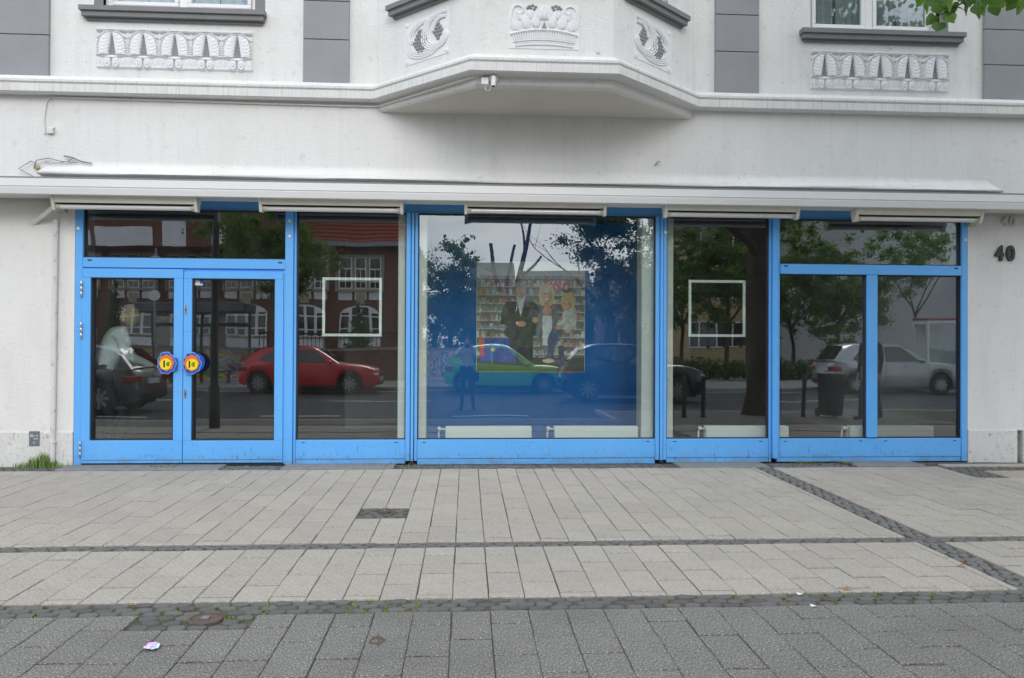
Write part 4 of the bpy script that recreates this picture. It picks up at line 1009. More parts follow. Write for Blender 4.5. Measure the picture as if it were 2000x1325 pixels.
# ================================================================== PEOPLE
SKIN = mat('skin', (.52, .31, .22), .55, var=.05, vscale=20)
EYE = mat('eye_dark', (.02, .018, .016), .3)
LIP = mat('lips', (.36, .13, .11), .5)
def person(name, label, loc, rz, J, mats, hair, hands, parts=None, hgt=1.7, loose=1.0):
    """J: joints in body space (x right, y forward, z up, feet at 0) for a 1.7 m figure; mats: shirt, trousers, shoes, hair"""
    root = thing(name, label, 'person', loc, rz=rz); sc0 = hgt / 1.7
    V = []; E_ = []; RAD = []; TAGS = []
    def jn(p, r, tg, prev=None):
        V.append(Vector(p) * sc0); r = r if isinstance(r, tuple) else (r, r); k9 = loose if tg == 'top' else 1.0; RAD.append((r[0] * k9, r[1] * k9)); TAGS.append(tg)
        if prev is not None: E_.append((prev, len(V) - 1))
        return len(V) - 1
    pel = jn(J['pelvis'], (.135, .105), 'low'); bel = jn(J['belly'], (.135, .10), 'top', pel); ch = jn(J['chest'], (.155, .11), 'top', bel); up1 = jn(J['shoulders'], (.12, .085), 'top', ch); nk = jn(J['neck'], .055, 'skin', up1); hd0 = jn(J['headbase'], .06, 'skin', nk)
    for s_ in ('L', 'R'):
        sh = jn(J['sh' + s_], .066, 'top', up1); el = jn(J['el' + s_], .046, 'top', sh); wr = jn(J['wr' + s_], .031, 'top', el)
        d = (Vector(J['wr' + s_]) - Vector(J['el' + s_])).normalized(); pm = jn(Vector(J['wr' + s_]) + d * .05, (.036, .022), 'skin', wr); pm2 = jn(Vector(J['wr' + s_]) + d * .09, (.038, .018), 'skin', pm)
        side = d.cross(Vector((0, 0, 1))); side = side.normalized() if side.length > .1 else Vector((1, 0, 0)); nrm = d.cross(side).normalized()
        cr = hands.get(s_, .5)
        for k_, (o_, ln_) in enumerate(((-.030, .062), (-.010, .075), (.010, .070), (.029, .055))):
            a = Vector(J['wr' + s_]) + d * .10 + side * o_; b1 = a + d * ln_ * .55; b2 = b1 + (d * (1 - cr) + nrm * cr * (-1 if s_ == 'L' else 1)) * ln_ * .55
            f1 = jn(a, .0095, 'skin', pm2); f2 = jn(b1, .0088, 'skin', f1); jn(b2, .0075, 'skin', f2)
        a = Vector(J['wr' + s_]) + d * .045 + side * (.036 if s_ == 'L' else -.036); t1 = jn(a, .012, 'skin', pm); t2 = jn(a + d * .035 + side * (.022 if s_ == 'L' else -.022), .0105, 'skin', t1); jn(a + d * .065 + side * (.026 if s_ == 'L' else -.026), .009, 'skin', t2)
        hp = jn(J['hip' + s_], (.092, .092), 'low', pel); kn = jn(J['kn' + s_], .060, 'low', hp); an = jn(J['an' + s_], .044, 'low', kn)
        fd = Vector(J.get('foot' + s_, (0, 1, 0))).normalized(); he = jn(Vector(J['an' + s_]) + Vector((0, 0, -.045)) - fd * .02, .038, 'shoe', an); jn(Vector(J['an' + s_]) + Vector((0, 0, -.055)) + fd * .16, (.042, .026), 'shoe', he)
    me = bpy.data.meshes.new(name + '_sk'); me.from_pydata([tuple(v) for v in V], E_, []); o = bpy.data.objects.new(name + '_sk', me); COL.objects.link(o)
    md = o.modifiers.new('s', 'SKIN'); md.use_smooth_shade = True
    sv = me.skin_vertices[0].data
    for i, r_ in enumerate(RAD): sv[i].radius = (r_[0] * sc0, r_[1] * sc0); sv[i].use_root = (i == 0)
    o.modifiers.new('u', 'SUBSURF').levels = 2
    dg = bpy.context.evaluated_depsgraph_get(); m2 = bpy.data.meshes.new_from_object(o.evaluated_get(dg)); bpy.data.objects.remove(o)
    VA = np.array([tuple(v) for v in V]); tg = {'top': 0, 'low': 1, 'shoe': 2, 'skin': 3}
    segs = [(VA[a], VA[b], TAGS[a], TAGS[b]) for a, b in E_]
    A = np.array([s_[0] for s_ in segs]); B = np.array([s_[1] for s_ in segs]); D = B - A; DD = (D * D).sum(1)
    bm = bmesh.new(); bm.from_mesh(m2)
    for f in bm.faces:
        c = np.array(f.calc_center_median()); t_ = np.clip(((c - A) * D).sum(1) / DD, 0, 1); d_ = np.linalg.norm(A + D * t_[:, None] - c, axis=1); i = int(d_.argmin())
        f.material_index = tg[segs[i][2] if t_[i] < .5 else segs[i][3]]; f.smooth = True
    # head: skull, jaw, nose, ears, joined into the same mesh
    hc = Vector(J['head']) * sc0; look = Vector(J.get('look', (0, 1, 0))).normalized(); rt = look.cross(Vector((0, 0, 1))).normalized(); upv = rt.cross(look)
    Rm = Matrix((rt, look, upv)).transposed()
    hm = MB(); hs = sc0
    def hl(x, y, z): return hc + Rm @ (Vector((x, y, z)) * hs)
    hm.m = 3; hm.ball(hc, (.073 * hs, .092 * hs, .108 * hs), 20, 14, Rm); hm.ball(hl(0, .030, -.062), (.050 * hs, .054 * hs, .052 * hs), 16, 10, Rm)
    hm.ball(hl(0, .094, -.012), (.012 * hs, .018 * hs, .024 * hs), 8, 6, Rm); hm.ball(hl(.074, -.005, -.008), (.010 * hs, .020 * hs, .030 * hs), 8, 6, Rm); hm.ball(hl(-.074, -.005, -.008), (.010 * hs, .020 * hs, .030 * hs), 8, 6, Rm)
    hm.m = 4; hm.ball(hl(.030, .080, .014), (.012 * hs, .008 * hs, .007 * hs), 8, 6, Rm); hm.ball(hl(-.030, .080, .014), (.012 * hs, .008 * hs, .007 * hs), 8, 6, Rm)
    hm.m = 5; hm.ball(hl(0, .080, -.055), (.024 * hs, .008 * hs, .007 * hs), 8, 6, Rm)
    vs = [bm.verts.new(v) for v in hm.v]
    for q_, mi in zip(hm.f, hm.mi):
        try: f = bm.faces.new([vs[i] for i in q_]); f.material_index = mi; f.smooth = True
        except ValueError: pass
    bmesh.ops.recalc_face_normals(bm, faces=bm.faces[:]); idx_ = [f.material_index for f in bm.faces]; bm.to_mesh(m2); bm.free()
    m2.materials.clear()
    for m in (mats[0], mats[1], mats[2], SKIN, EYE, LIP): m2.materials.append(m)
    m2.polygons.foreach_set('material_index', idx_)
    bo = bpy.data.objects.new('body', m2); COL.objects.link(bo); bo.parent = root
    # hair cap: thick shell over the skull, open at the face
    hb = MB(); vs = []; nu, nv = 28, 16; drop = hair
    for j in range(nv + 1):
        for i in range(nu):
            w_ = 2 * math.pi * i / nu; fr = max(0, math.sin(w_)); a = (1.95 + drop - 1.15 * fr ** 1.5 - .25 * drop * fr) * j / nv
            a = min(a, 2.75); q_ = Vector((.083 * math.sin(a) * math.cos(w_), .103 * math.sin(a) * math.sin(w_), .119 * math.cos(a)))
            wob = 1 + .035 * math.sin(w_ * 9 + j * .8) * (j / nv)
            vs.append(hl(*(q_ * wob + Vector((0, -.006, .004)))))
    fs = [(j * nu + i, j * nu + (i + 1) % nu, (j + 1) * nu + (i + 1) % nu, (j + 1) * nu + i) for j in range(nv) for i in range(nu)]
    hb.add(vs, fs); hb.build('hair', mats[3], root, smooth=True, local=True)
    return root, sc0
JP = dict(pelvis=(0, 0, .93), belly=(0, .01, 1.08), chest=(0, .015, 1.24), shoulders=(0, 0, 1.38), neck=(0, .0, 1.455), headbase=(0, .012, 1.51), head=(0, .03, 1.592))
STAND = dict(JP, shL=(-.175, 0, 1.385), shR=(.175, 0, 1.385), elL=(-.225, -.01, 1.12), elR=(.225, -.01, 1.12), wrL=(-.24, .04, .88), wrR=(.24, .04, .88),
             hipL=(-.085, 0, .88), hipR=(.085, 0, .88), knL=(-.10, .02, .49), knR=(.10, .02, .49), anL=(-.11, -.01, .085), anR=(.11, -.01, .085))
DENIM = mat('dark_denim', (.025, .03, .045), .85, var=.15, vscale=20); SHOE = mat('dark_shoes', (.02, .018, .017), .6)
JACK = mat('pale_grey_jacket', (.64, .64, .68), .85, var=.08, vscale=10); BLOU = mat('pale_blue_blouse', (.78, .88, .92), .85, var=.10, vscale=9, bump=.9, bscale=9)
BLOND = mat('blond_hair', (.50, .36, .16), .6, var=.45, vscale=45, bump=.8, bscale=70); BROWNH = mat('brown_hair', (.06, .04, .028), .6, var=.2, vscale=40); DARKC = mat('black_coat', (.014, .014, .016), .85, var=.2, vscale=12)
# the photographer, mirrored in the wide window: camera raised to the eye
J1 = dict(STAND, elL=(-.27, .13, 1.22), elR=(.27, .13, 1.22), wrL=(-.085, .26, 1.46), wrR=(.10, .25, 1.47), knL=(-.11, .02, .49), knR=(.12, .02, .49), anL=(-.125, -.01, .085), anR=(.135, -.01, .085), footL=(-.2, 1, 0), footR=(.25, 1, 0))
ph, _ = person('person', 'person in pale grey jacket and dark jeans photographing, mirrored in the wide window', (0.01, -8.84, -.17), 0, J1, (JACK, DENIM, SHOE, BROWNH), .25, {'L': .75, 'R': .75}, hgt=1.68, loose=1.2)
pc = thing('photo_camera', 'black camera held up by the mirrored photographer', 'camera', (0.01, -8.68, 1.30))
mb(((-.065, -.03, -.045), (.065, .03, .05)), ((-.03, -.03, .05), (.03, .025, .075)), ch=.008).build('camera_body', BLACK, pc, local=True)
b = MB(); b.lathe([(.038, .03), (.038, .09), (.034, .10), (.026, .10)], (0, 0, 0), 'y', 20); b.build('lens', BLACK, pc, smooth=35, local=True)
bgp = thing('shoulder_bag', 'dark shoulder bag on the hip of the mirrored photographer', 'bag', (.2, -8.95, .62))
b = MB(); b.box((-.02, -.12, -.16), (.09, .16, .12), .03); b.build('bag_body', DARKC, bgp, local=True)
b = MB(); b.tube([(.03, .05, .10), (.0, .02, .3), (-.10, .0, .58), (-.2, -.02, .70)], .012, 8); b.build('strap', DARKC, bgp, local=True)
# person behind the left door
q = P(262, 615, .45)
J2 = dict(STAND, pelvis=(0, -.08, .93), belly=(0, -.03, 1.08), chest=(0, .04, 1.23), shoulders=(0, .10, 1.37), neck=(0, .14, 1.44), headbase=(0, .165, 1.49), head=(0, .205, 1.565), hipL=(-.085, -.08, .88), hipR=(.085, -.08, .88), shL=(-.20, .09, 1.375), shR=(.20, .09, 1.375), elL=(-.27, .10, 1.12), elR=(.27, .14, 1.13), wrL=(-.22, .33, 1.02), wrR=(.20, .36, 1.04), look=(.0, 1, -.35), knR=(.10, .14, .50), anR=(.11, .06, .085))
person('person', 'blond person in a pale blue blouse inside behind the left door', (q.x - .24, .38, .012), R(-58), J2, (BLOU, DENIM, SHOE, BLOND), .85, {'L': .5, 'R': .5}, hgt=1.76, loose=1.3)
# dark dressed passer-by mirrored in the right windows
q = RP(1700, 830, 5.3)
J3 = dict(STAND, knL=(-.09, .10, .50), anL=(-.10, .16, .085), knR=(.09, -.05, .49), anR=(.10, -.14, .10))
person('person', 'passer-by in dark clothes mirrored in the right hand windows', (q.x, -5.3, gz(5.3, q.x)), R(70), J3, (DARKC, DENIM, SHOE, BROWNH), .3, {'L': .5, 'R': .5}, hgt=1.76)

# ================================================================== CARS (mirrored in the windows)
TYRE = mat('tyre', (.018, .018, .018), .8); RIM = mat('rim', (.42, .43, .44), .35, metal=.7); RIMD = mat('hub_dark', (.05, .05, .05), .5)
TAIL = mat('tail_lamp', (.35, .01, .012), .2, coat=.5); HEADL = mat('head_lamp', (.62, .64, .66), .12, coat=.8); PLATEW = mat('number_plate', (.7, .7, .7), .5)
def paint(n, c, met=0.0): return mat(n, c, .28, metal=met, coat=.8, spec=.5)
def interp(pts, x):
    for (a, za), (b, zb) in zip(pts, pts[1:]):
        if a <= x <= b:
            t_ = (x - a) / (b - a); return za + (zb - za) * t_
    return pts[0][1] if x < pts[0][0] else pts[-1][1]
def smooth_pts(pts, n=3):
    for _ in range(n):
        q_ = [pts[0]]
        for a, b in zip(pts, pts[1:]): q_ += [(a[0] * .75 + b[0] * .25, a[1] * .75 + b[1] * .25), (a[0] * .25 + b[0] * .75, a[1] * .25 + b[1] * .75)]
        pts = q_ + [pts[-1]]
    return pts
def car(label, loc, rz, L_, W_, deck, gh, wins, wheels, rw, col, zbelt, plate_rear=True):
    root = thing('car', label, 'car', loc, rz=rz, group='cars in the street'); N = 84; hL = L_ / 2
    dk = smooth_pts(deck, 2)
    b = MB(); secs = []
    for i in range(N + 1):
        x = -hL + L_ * i / N; e = abs(x / hL); hw = W_ / 2 * (1 - .10 * e ** 5 - .10 * e ** 14); zt = interp(dk, x); zb = .20 + .10 * e ** 10
        for wx in wheels:
            dx = abs(x - wx)
            if dx < rw * 1.17: zb = max(zb, rw + math.sqrt((rw * 1.17) ** 2 - dx * dx))
        zb = min(zb, zt - .06); h = zt - zb
        half = [(hw * .95, zb), (hw * .985, zb + h * .15), (hw, zb + h * .45), (hw * .985, zb + h * .75), (hw * .955, zt - .03), (hw * .90, zt), (hw * .5, zt + .02), (0, zt + .028)]
        secs.append([(x, y, z) for y, z in half] + [(x, -y, z) for y, z in half[-2::-1]])
    m = len(secs[0])
    b.add([p for s_ in secs for p in s_], [(i * m + j, i * m + j + 1, (i + 1) * m + j + 1, (i + 1) * m + j) for i in range(N) for j in range(m - 1)] + [tuple(range(m)), tuple(N * m + j for j in range(m))])
    # greenhouse shell
    ghs = smooth_pts(gh, 2); z0 = zbelt - .04; zr = max(z for x, z in ghs)
    def hwg(z): return W_ / 2 * (.90 - .20 * max(0, (z - zbelt)) / (zr - zbelt))
    ring = []
    for x, z in ghs: ring.append([(x, hwg(z), z - .015), (x, hwg(z) * .86, z + .012), (x, 0, z + .03), (x, -hwg(z) * .86, z + .012), (x, -hwg(z), z - .015)])
    k_ = len(ring); vs = [p for r_ in ring for p in r_]; fs = [(i * 5 + j, i * 5 + j + 1, (i + 1) * 5 + j + 1, (i + 1) * 5 + j) for i in range(k_ - 1) for j in range(4)]
    fs += [tuple(i * 5 for i in range(k_)), tuple(i * 5 + 4 for i in range(k_))]
    b.add(vs, fs); body = b.build('body', col, root, smooth=32, local=True)
    for poly in wins:
        for s_ in (1, -1):
            g_ = MB(); g_.prism([(x, s_ * (hwg(z) + .006), z) for x, z in poly], (0, -s_ * .02, 0)); g_.build('side_window', CARGLASS, root, local=True)
    # windscreen and rear window follow the first and last run of the greenhouse
    def screen(name, p0, p1):
        (xa, za), (xb, zb) = p0, p1; d = Vector((xb - xa, 0, zb - za)); n_ = Vector((-d.z, 0, d.x)).normalized()
        if n_.z < 0: n_ = -n_
        g_ = MB(); vs = []
        for f_ in (.10, .92):
            x, z = xa + (xb - xa) * f_, za + (zb - za) * f_
            for s_, lift in ((-.84, .016), (0, .036), (.84, .016)): vs.append((x + n_.x * lift, hwg(z) * s_, z + n_.z * lift))
        g_.add(vs, [(0, 1, 4, 3), (1, 2, 5, 4)]); g_.build(name, CARGLASS, root, local=True)
    screen('windscreen', gh[0], gh[1]); screen('rear_window', gh[-1], gh[-2])
    mb(((-hL + .25, -W_ / 2 * .80, .17), (hL - .25, W_ / 2 * .80, .50))).build('underbody', BLACK, root, local=True)
    for wx in wheels:
        for s_ in (1, -1):
            y = s_ * (W_ / 2 - .115); t_ = MB(); t_.lathe([(rw * .66, -.10), (rw * .93, -.10), (rw, -.07), (rw, .07), (rw * .93, .10), (rw * .66, .10), (rw * .62, .0), (rw * .66, -.10)], (wx, y, rw), 'y', 32, cap=False); w_ = t_.build('wheel', TYRE, root, smooth=35, local=True)
            r_ = MB(); r_.lathe([(rw * .66, s_ * .085), (rw * .64, s_ * .095), (rw * .58, s_ * .06), (rw * .2, s_ * .055)], (wx, y, rw), 'y', 32); r_.build('rim', RIMD, w_, smooth=35, local=True)
            sp = MB()
            for q_ in range(8):
                a = 2 * math.pi * q_ / 8; sp.box((wx + .0, y + s_ * .055 - .012, rw - rw * .085), (wx + rw * .63, y + s_ * .09 - .004, rw + rw * .085), rot=Matrix.Rotation(a, 3, 'Y'), piv=(wx, y + s_ * .07, rw))
            sp.lathe([(rw * .16, s_ * .05), (rw * .16, s_ * .10)], (wx, y, rw), 'y', 16); sp.build('spokes', RIM, w_, local=True)
    SEAM = BLACK
    for sx_ in (gh[0][0] - .10, -.28 * hL + .08, -.72 * hL):
        for s_ in (1, -1):
            zt = interp(dk, sx_); g_ = MB(); pts = []
            for f_ in (.08, .15, .45, .75, .90):
                z = .24 + (zt - .24) * f_; pts.append((sx_ + (.06 if sx_ < -.5 * hL else 0) * f_, s_ * W_ / 2 * (1 - .10 * abs(sx_ / hL) ** 5) * {.08: .97, .15: .986, .45: 1.0, .75: .986, .90: .965}[f_] + s_ * .001, z))
            g_.tube(pts, .006, 5); g_.build('door_seam', SEAM, root, local=True)
    for s_ in (1, -1): mb(((wheels[0] + rw * 1.25, s_ * W_ / 2 * .96 - .01, .20), (wheels[1] - rw * 1.25, s_ * W_ / 2 * .96 + .014, .27))).build('side_skirt', BLACK, root, local=True)
    zf, zr_ = interp(dk, hL - .1), interp(dk, -hL + .05)
    for s_ in (1, -1):
        g_ = MB(); g_.ball((hL - .24, s_ * W_ / 2 * .77, zf - .10), (.24, .12, .075), 14, 8, Matrix.Rotation(R(8), 3, 'Y')); g_.build('headlight', HEADL, root, smooth=True, local=True)
        g_ = MB(); g_.box((-hL + .0, s_ * W_ / 2 * .58, zr_ - .17), (-hL + .26, s_ * W_ / 2 * .955, zr_ - .03), .02); g_.build('tail_light', TAIL, root, local=True)
        g_ = MB(); g_.ball((gh[0][0] - .28, s_ * (W_ / 2 * .98), zbelt + .04), (.07, .10, .065), 10, 8); g_.build('wing_mirror', col, root, smooth=True, local=True)
        for wx_ in (.18, -.72):
            g_ = MB(); g_.box((wx_ - .10, s_ * (W_ / 2 * .985 - .012), zbelt - .13), (wx_ + .10, s_ * (W_ / 2 + .012), zbelt - .10), .008); g_.build('door_handle', col, root, local=True)
    mb(((-hL - .012, -.26, .62), (-hL + .06, .26, .73))).build('number_plate', PLATEW, root, local=True); mb(((hL - .06, -.26, .38), (hL + .012, .26, .49))).build('number_plate', PLATEW, root, local=True)
    mb(((-hL - .004, -W_ * .36, .30), (-hL + .1, W_ * .36, .42))).build('rear_apron', BLACK, root, local=True)
    mb(((hL - .1, -W_ * .30, .26), (hL - .004 + .01, W_ * .30, .36)), ((hL - .1, -W_ * .22, .50), (hL + .006, W_ * .22, .62))).build('grille', BLACK, root, local=True)
    return root
def hatch(L_, H, zb=.92, nose=.72, tail=.98, rake=.9):
    h = L_ / 2
    deck = [(-h, .55), (-h + .03, tail - .12), (-h + .22, tail), (-h + .9, zb + .02), (h * .30, zb), (h * .52, zb - .01), (h - .50, nose + .13), (h - .14, nose + .02), (h - .02, nose - .10), (h, .48)]
    gh = [(h * .46, zb - .02), (h * .46 - rake * .80, H - .045), (h * .46 - rake * 1.22, H), (-h * .35, H - .005), (-h + .50, H - .07), (-h + .10, tail - .03)]
    xa, xb = h * .46 - .26, h * .46 - rake * .82
    wins = [[(xa - .08, zb + .02), (xb - .06, H - .10), (-.28 * h + .12, H - .09), (-.28 * h + .12, zb + .02)], [(-.28 * h + .05, zb + .02), (-.28 * h + .05, H - .09), (-h * .52, H - .11), (-h * .70, zb + .12), (-h * .62, zb + .03)]]
    return deck, gh, wins
# red hatchback parked across the road
d_, g_, w_ = hatch(4.0, 1.42); q0, q1 = RP(465, 720, 14.2), RP(740, 720, 14.2); Lr = q1.x - q0.x
d_, g_, w_ = hatch(Lr, 1.44)
car('red hatchback parked across the street, mirrored left of centre', ((q0.x + q1.x) / 2, -15.0, -.17), 0, Lr, 1.76, d_, g_, w_, (-Lr * .5 + .62, Lr * .5 - .84), .315, paint('red_car_paint', (.62, .014, .022)), .92)
# green car behind the photographer
q0, q1 = RP(868, 720, 14.2), RP(1112, 720, 14.2); Lr = q1.x - q0.x; d_, g_, w_ = hatch(Lr, 1.47, .90, .74)
car('green hatchback parked across the street, mirrored in the wide window', ((q0.x + q1.x) / 2, -15.0, -.17), 0, Lr, 1.72, d_, g_, w_, (-Lr * .5 + .58, Lr * .5 - .78), .30, paint('green_car_paint', (.17, .56, .07)), .90)
# dark car driving past
q0, q1 = RP(1100, 720, 10.8), RP(1382, 720, 10.8); Lr = q1.x - q0.x; d_, g_, w_ = hatch(Lr, 1.55, .98, .84, 1.05)
car('black car in the near lane, mirrored at the right column', ((q0.x + q1.x) / 2, -11.7, -.17), 0, Lr, 1.80, d_, g_, w_, (-Lr * .5 + .66, Lr * .5 - .80), .33, paint('black_car_paint', (.008, .010, .016)), .98)
# silver car at the right
q0 = RP(1632, 720, 14.0); Lr = 4.3; d_, g_, w_ = hatch(Lr, 1.60, .98, .82, 1.05, 1.05)
car('silver compact van parked across the street, mirrored at the right end', (q0.x + Lr / 2, -14.95, -.17), 0, Lr, 1.80, d_, g_, w_, (-Lr * .5 + .70, Lr * .5 - .86), .32, paint('silver_car_paint', (.40, .42, .45), .5), .98)
# grey car at the kerb on the left, tail towards the middle
q0 = RP(274, 720, 7.6); Lr = 4.4; d_, g_, w_ = hatch(Lr, 1.46, .92, .74, .98, .95)
car('dark silver car by the near kerb, tail mirrored in the left door', (q0.x - Lr / 2, -8.3, -.17), math.pi, Lr, 1.80, d_, g_, w_, (-Lr * .5 + .74, Lr * .5 - .88), .33, paint('grey_car_paint', (.11, .115, .125), .4), .92)

# ================================================================== ACROSS THE STREET
BRICK = None
def brick_mat(name, c1, c2, mort, sx=1.0):
    def hk(n, L, t, c, b):
        bt = n.nodes.new('ShaderNodeTexBrick'); bt.inputs['Color1'].default_value = (*c1, 1); bt.inputs['Color2'].default_value = (*c2, 1); bt.inputs['Mortar'].default_value = (*mort, 1)
        bt.inputs['Scale'].default_value = 1; bt.inputs['Brick Width'].default_value = .25; bt.inputs['Row Height'].default_value = .077; bt.inputs['Mortar Size'].default_value = .008
        mpn = n.nodes.new('ShaderNodeMapping'); mpn.inputs['Rotation'].default_value = (R(90), 0, 0); L(t.outputs['Object'], mpn.inputs[0]); L(mpn.outputs[0], bt.inputs['Vector']); return bt.outputs['Color']
    return mat(name, c1, .9, hook=hk)
BRICK = brick_mat('dark_red_brick', (.19, .070, .052), (.14, .055, .043), (.15, .12, .105))
ROOFT = mat('red_roof_tiles', (.30, .085, .05), .8, var=.2, vscale=3)
STONE = mat('sandstone_trim', (.36, .31, .23), .85, var=.12)
WFIELD = mat('white_render', (.72, .73, .76), .85, var=.05)
WIND = solid_glass('school_glass', (.02, .022, .025), .08)
GUT = mat('gutter_zinc', (.26, .28, .32), .5)
t_s = 30.0; YS = -t_s
sch = thing('school_building', 'dark red brick school with arched windows and red tiled roof, mirrored on the left', 'building', (-14, YS, -.06))
xr = RP(800, 600, t_s).x; xl = -44; ze_ = RP(700, 474, t_s).z
mb(((xl, YS - 12, -.06), (xr, YS, ze_))).build('wall', BRICK, sch)
rb = MB(); rise = 6.0
rb.add([(xl, YS + .5, ze_), (xr + .5, YS + .5, ze_), (xr + .5, YS - 12.5, ze_), (xl, YS - 12.5, ze_), (xl, YS - 6, ze_ + rise), (xr - 3.5, YS - 6, ze_ + rise)], [(0, 1, 5, 4), (1, 2, 5), (2, 3, 4, 5), (0, 4, 3), (0, 3, 2, 1)])
roof = rb.build('roof', ROOFT, sch)
for r_i in range(26):                         # tile courses
    k_ = r_i / 26; y = YS + .5 - 6.5 * k_; z = ze_ + rise * k_
    mb(((xl, y - .05, z - .02), (xr + .45 - 4 * k_, y + .06, z + .055))).build('tile_course', ROOFT, roof)
mb(((xl, YS + .45, ze_ - .22), (xr + .5, YS + .62, ze_ - .02))).build('gutter', GUT, sch)
# dormer window band
za_ = RP(690, 449, t_s - 1).z; da, db = RP(628, 440, t_s + 1).x, RP(708, 440, t_s + 1).x
dm = mb(((da, YS - 4, za_), (db, YS - 1.2, za_ + .85))).build('dormer', GUT, sch)
for i in range(6):
    x = da + .1 + (db - da - .2) * i / 6; mb(((x + .06, YS - 1.2, za_ + .15), (x + (db - da - .2) / 6 - .06, YS - 1.17, za_ + .75))).build('pane', WIND, dm)
def flatwin(cx, z0, z1, w, cols, arch=False):
    n = 12; top = []
    f_ = MB(); zsp = z1 - (w * .26 if arch else 0)
    if arch: poly = [(cx - w / 2, z0), (cx + w / 2, z0), (cx + w / 2, zsp)] + [(cx + w / 2 * math.cos(a), zsp + (z1 - zsp) * math.sin(a)) for a in [math.pi * i / n for i in range(1, n)]] + [(cx - w / 2, zsp)]
    else: poly = [(cx - w / 2, z0), (cx + w / 2, z0), (cx + w / 2, z1), (cx - w / 2, z1)]
    f_.prism([(x, YS + .03, z) for x, z in poly], (0, -.06, 0)); o = f_.build('window', WINW, sch)
    cw = w / cols; rows_ = ((.04, .20), (.24, .60), (.65, .97))
    for i in range(cols):
        for r0_, r1_ in rows_:
            sub = 2 if not arch and r0_ < .6 else 1
            xa, xb = cx - w / 2 + cw * i + .055, cx - w / 2 + cw * (i + 1) - .055
            za2, zb2 = z0 + (z1 - z0) * r0_, z0 + (z1 - z0) * r1_
            if arch:
                xm = max(abs(xa - cx), abs(xb - cx)); lim = zsp + (z1 - zsp) * math.sqrt(max(0, 1 - (xm / (w / 2)) ** 2)) - .06; zb2 = min(zb2, lim)
                if zb2 - za2 < .12: continue
            for q_ in range(sub):
                w2 = (xb - xa) / sub; mb(((xa + w2 * q_ + .02, YS + .025, za2), (xa + w2 * (q_ + 1) - .02, YS + .045, zb2))).build('pane', WIND, o)
    return o
zA0, zA1 = RP(700, 656, t_s).z, RP(700, 597, t_s).z; zU0, zU1 = RP(700, 567, t_s).z, RP(700, 502, t_s).z
zW0, zW1 = RP(700, 586, t_s).z, RP(700, 569, t_s).z; zP0, zP1 = RP(700, 677, t_s).z, RP(700, 660, t_s).z
pxs = [703, 597, 482, 372, 262, 150, 40]
for i, px in enumerate(pxs):
    cx = RP(px, 620, t_s).x; s_ = (t_s + 2 * G + 8.5) / FPX
    flatwin(cx, zA0, zA1, 76 * s_, 4, True)
    mb(((cx - .22, YS, zA1 + .05), (cx + .22, YS + .12, zA1 + .55))).build('keystone', STONE, sch)
    mb(((cx - 40 * s_, YS, zP1 + .02), (cx + 40 * s_, YS + .10, zA0 - .02))).build('stone_sill', STONE, sch)
    mb(((cx - 38 * s_, YS, zP0), (cx + 38 * s_, YS + .05, zP1))).build('white_field', WFIELD, sch)
    for k_ in (-1, 0, 1):
        flatwin(cx + k_ * 29 * s_, zU0, zU1, 24 * s_, 1)
        mb(((cx + (k_ * 29 - 12) * s_, YS, zW0), (cx + (k_ * 29 + 12) * s_, YS + .04, zW1))).build('white_field', WFIELD, sch)
    mb(((cx - 46 * s_, YS, zU1), (cx + 46 * s_, YS + .10, zU1 + .12)), ((cx - 46 * s_, YS, zU0 - .12), (cx + 46 * s_, YS + .14, zU0)), ((cx - 46 * s_, YS, zU0 + .002), (cx - 42.5 * s_, YS + .09, zU1 - .002)), ((cx + 42.5 * s_, YS, zU0 + .002), (cx + 46 * s_, YS + .09, zU1 - .002)),
       ((cx - 16.4 * s_, YS, zU0 + .002), (cx - 12.8 * s_, YS + .09, zU1 - .002)), ((cx + 12.8 * s_, YS, zU0 + .002), (cx + 16.4 * s_, YS + .09, zU1 - .002))).build('stone_surround', STONE, sch)
# taller wing on the left with white plaster fields
xw0, xw1 = RP(120, 500, t_s - 3).x, RP(545, 500, t_s - 3).x; YW = YS + 2.5
wg = mb(((xw0, YS - 8, ze_ - .6), (xw1, YW, ze_ + 4.2))).build('upper_wing', BRICK, sch)
for pa2, pb2, ya, yb2 in ((187, 300, 478, 443), (320, 362, 480, 432), (160, 178, 478, 450), (412, 440, 478, 440)):
    a, b2 = RP(pa2, ya, -YW), RP(pb2, yb2, -YW); mb(((a.x, YW, a.z), (b2.x, YW + .05, b2.z))).build('white_field', WFIELD, sch)
# low graffiti wall
tg_ = 20.3
gw = thing('graffiti_wall', 'low street wall covered with colourful graffiti, mirrored behind the cars', 'wall', (-10, -tg_, -.06))
xg0, xg1 = -26, RP(905, 700, tg_).x; zg = RP(400, 682, tg_).z
mb(((xg0, -tg_ - .25, -.06), (xg1, -tg_, zg))).build('wall', WFIELD, gw); mb(((xg0, -tg_ - .30, zg), (xg1, -tg_ + .05, zg + .09))).build('coping', STONE, gw)
pal = [(.42, .06, .05), (.55, .30, .03), (.08, .26, .08), (.30, .06, .26), (.06, .10, .30), (.50, .42, .10), (.10, .09, .09), (.50, .20, .22), (.06, .28, .32), (.5, .5, .5)]
def f_graf(u, v):
    x = u * (xg1 - xg0); z = v * 1.2
    d1_ = mnoise.noise((x * .7, z * 1.0, 1)) * 1.6 + mnoise.noise((x * 1.8, z * 2.0, 5)) * .6; k_ = int((d1_ + 3) * 4.2 + x * .35) % len(pal)
    ed = abs(((d1_ + 3) * 4.2 + x * .35) % 1 - .5)
    if ed > .44: return (.03, .03, .03) if k_ % 2 else (.55, .55, .52)
    return tuple(min(.9, x * 2.2) for x in pal[k_])
def gpart(px0, px1):
    pass
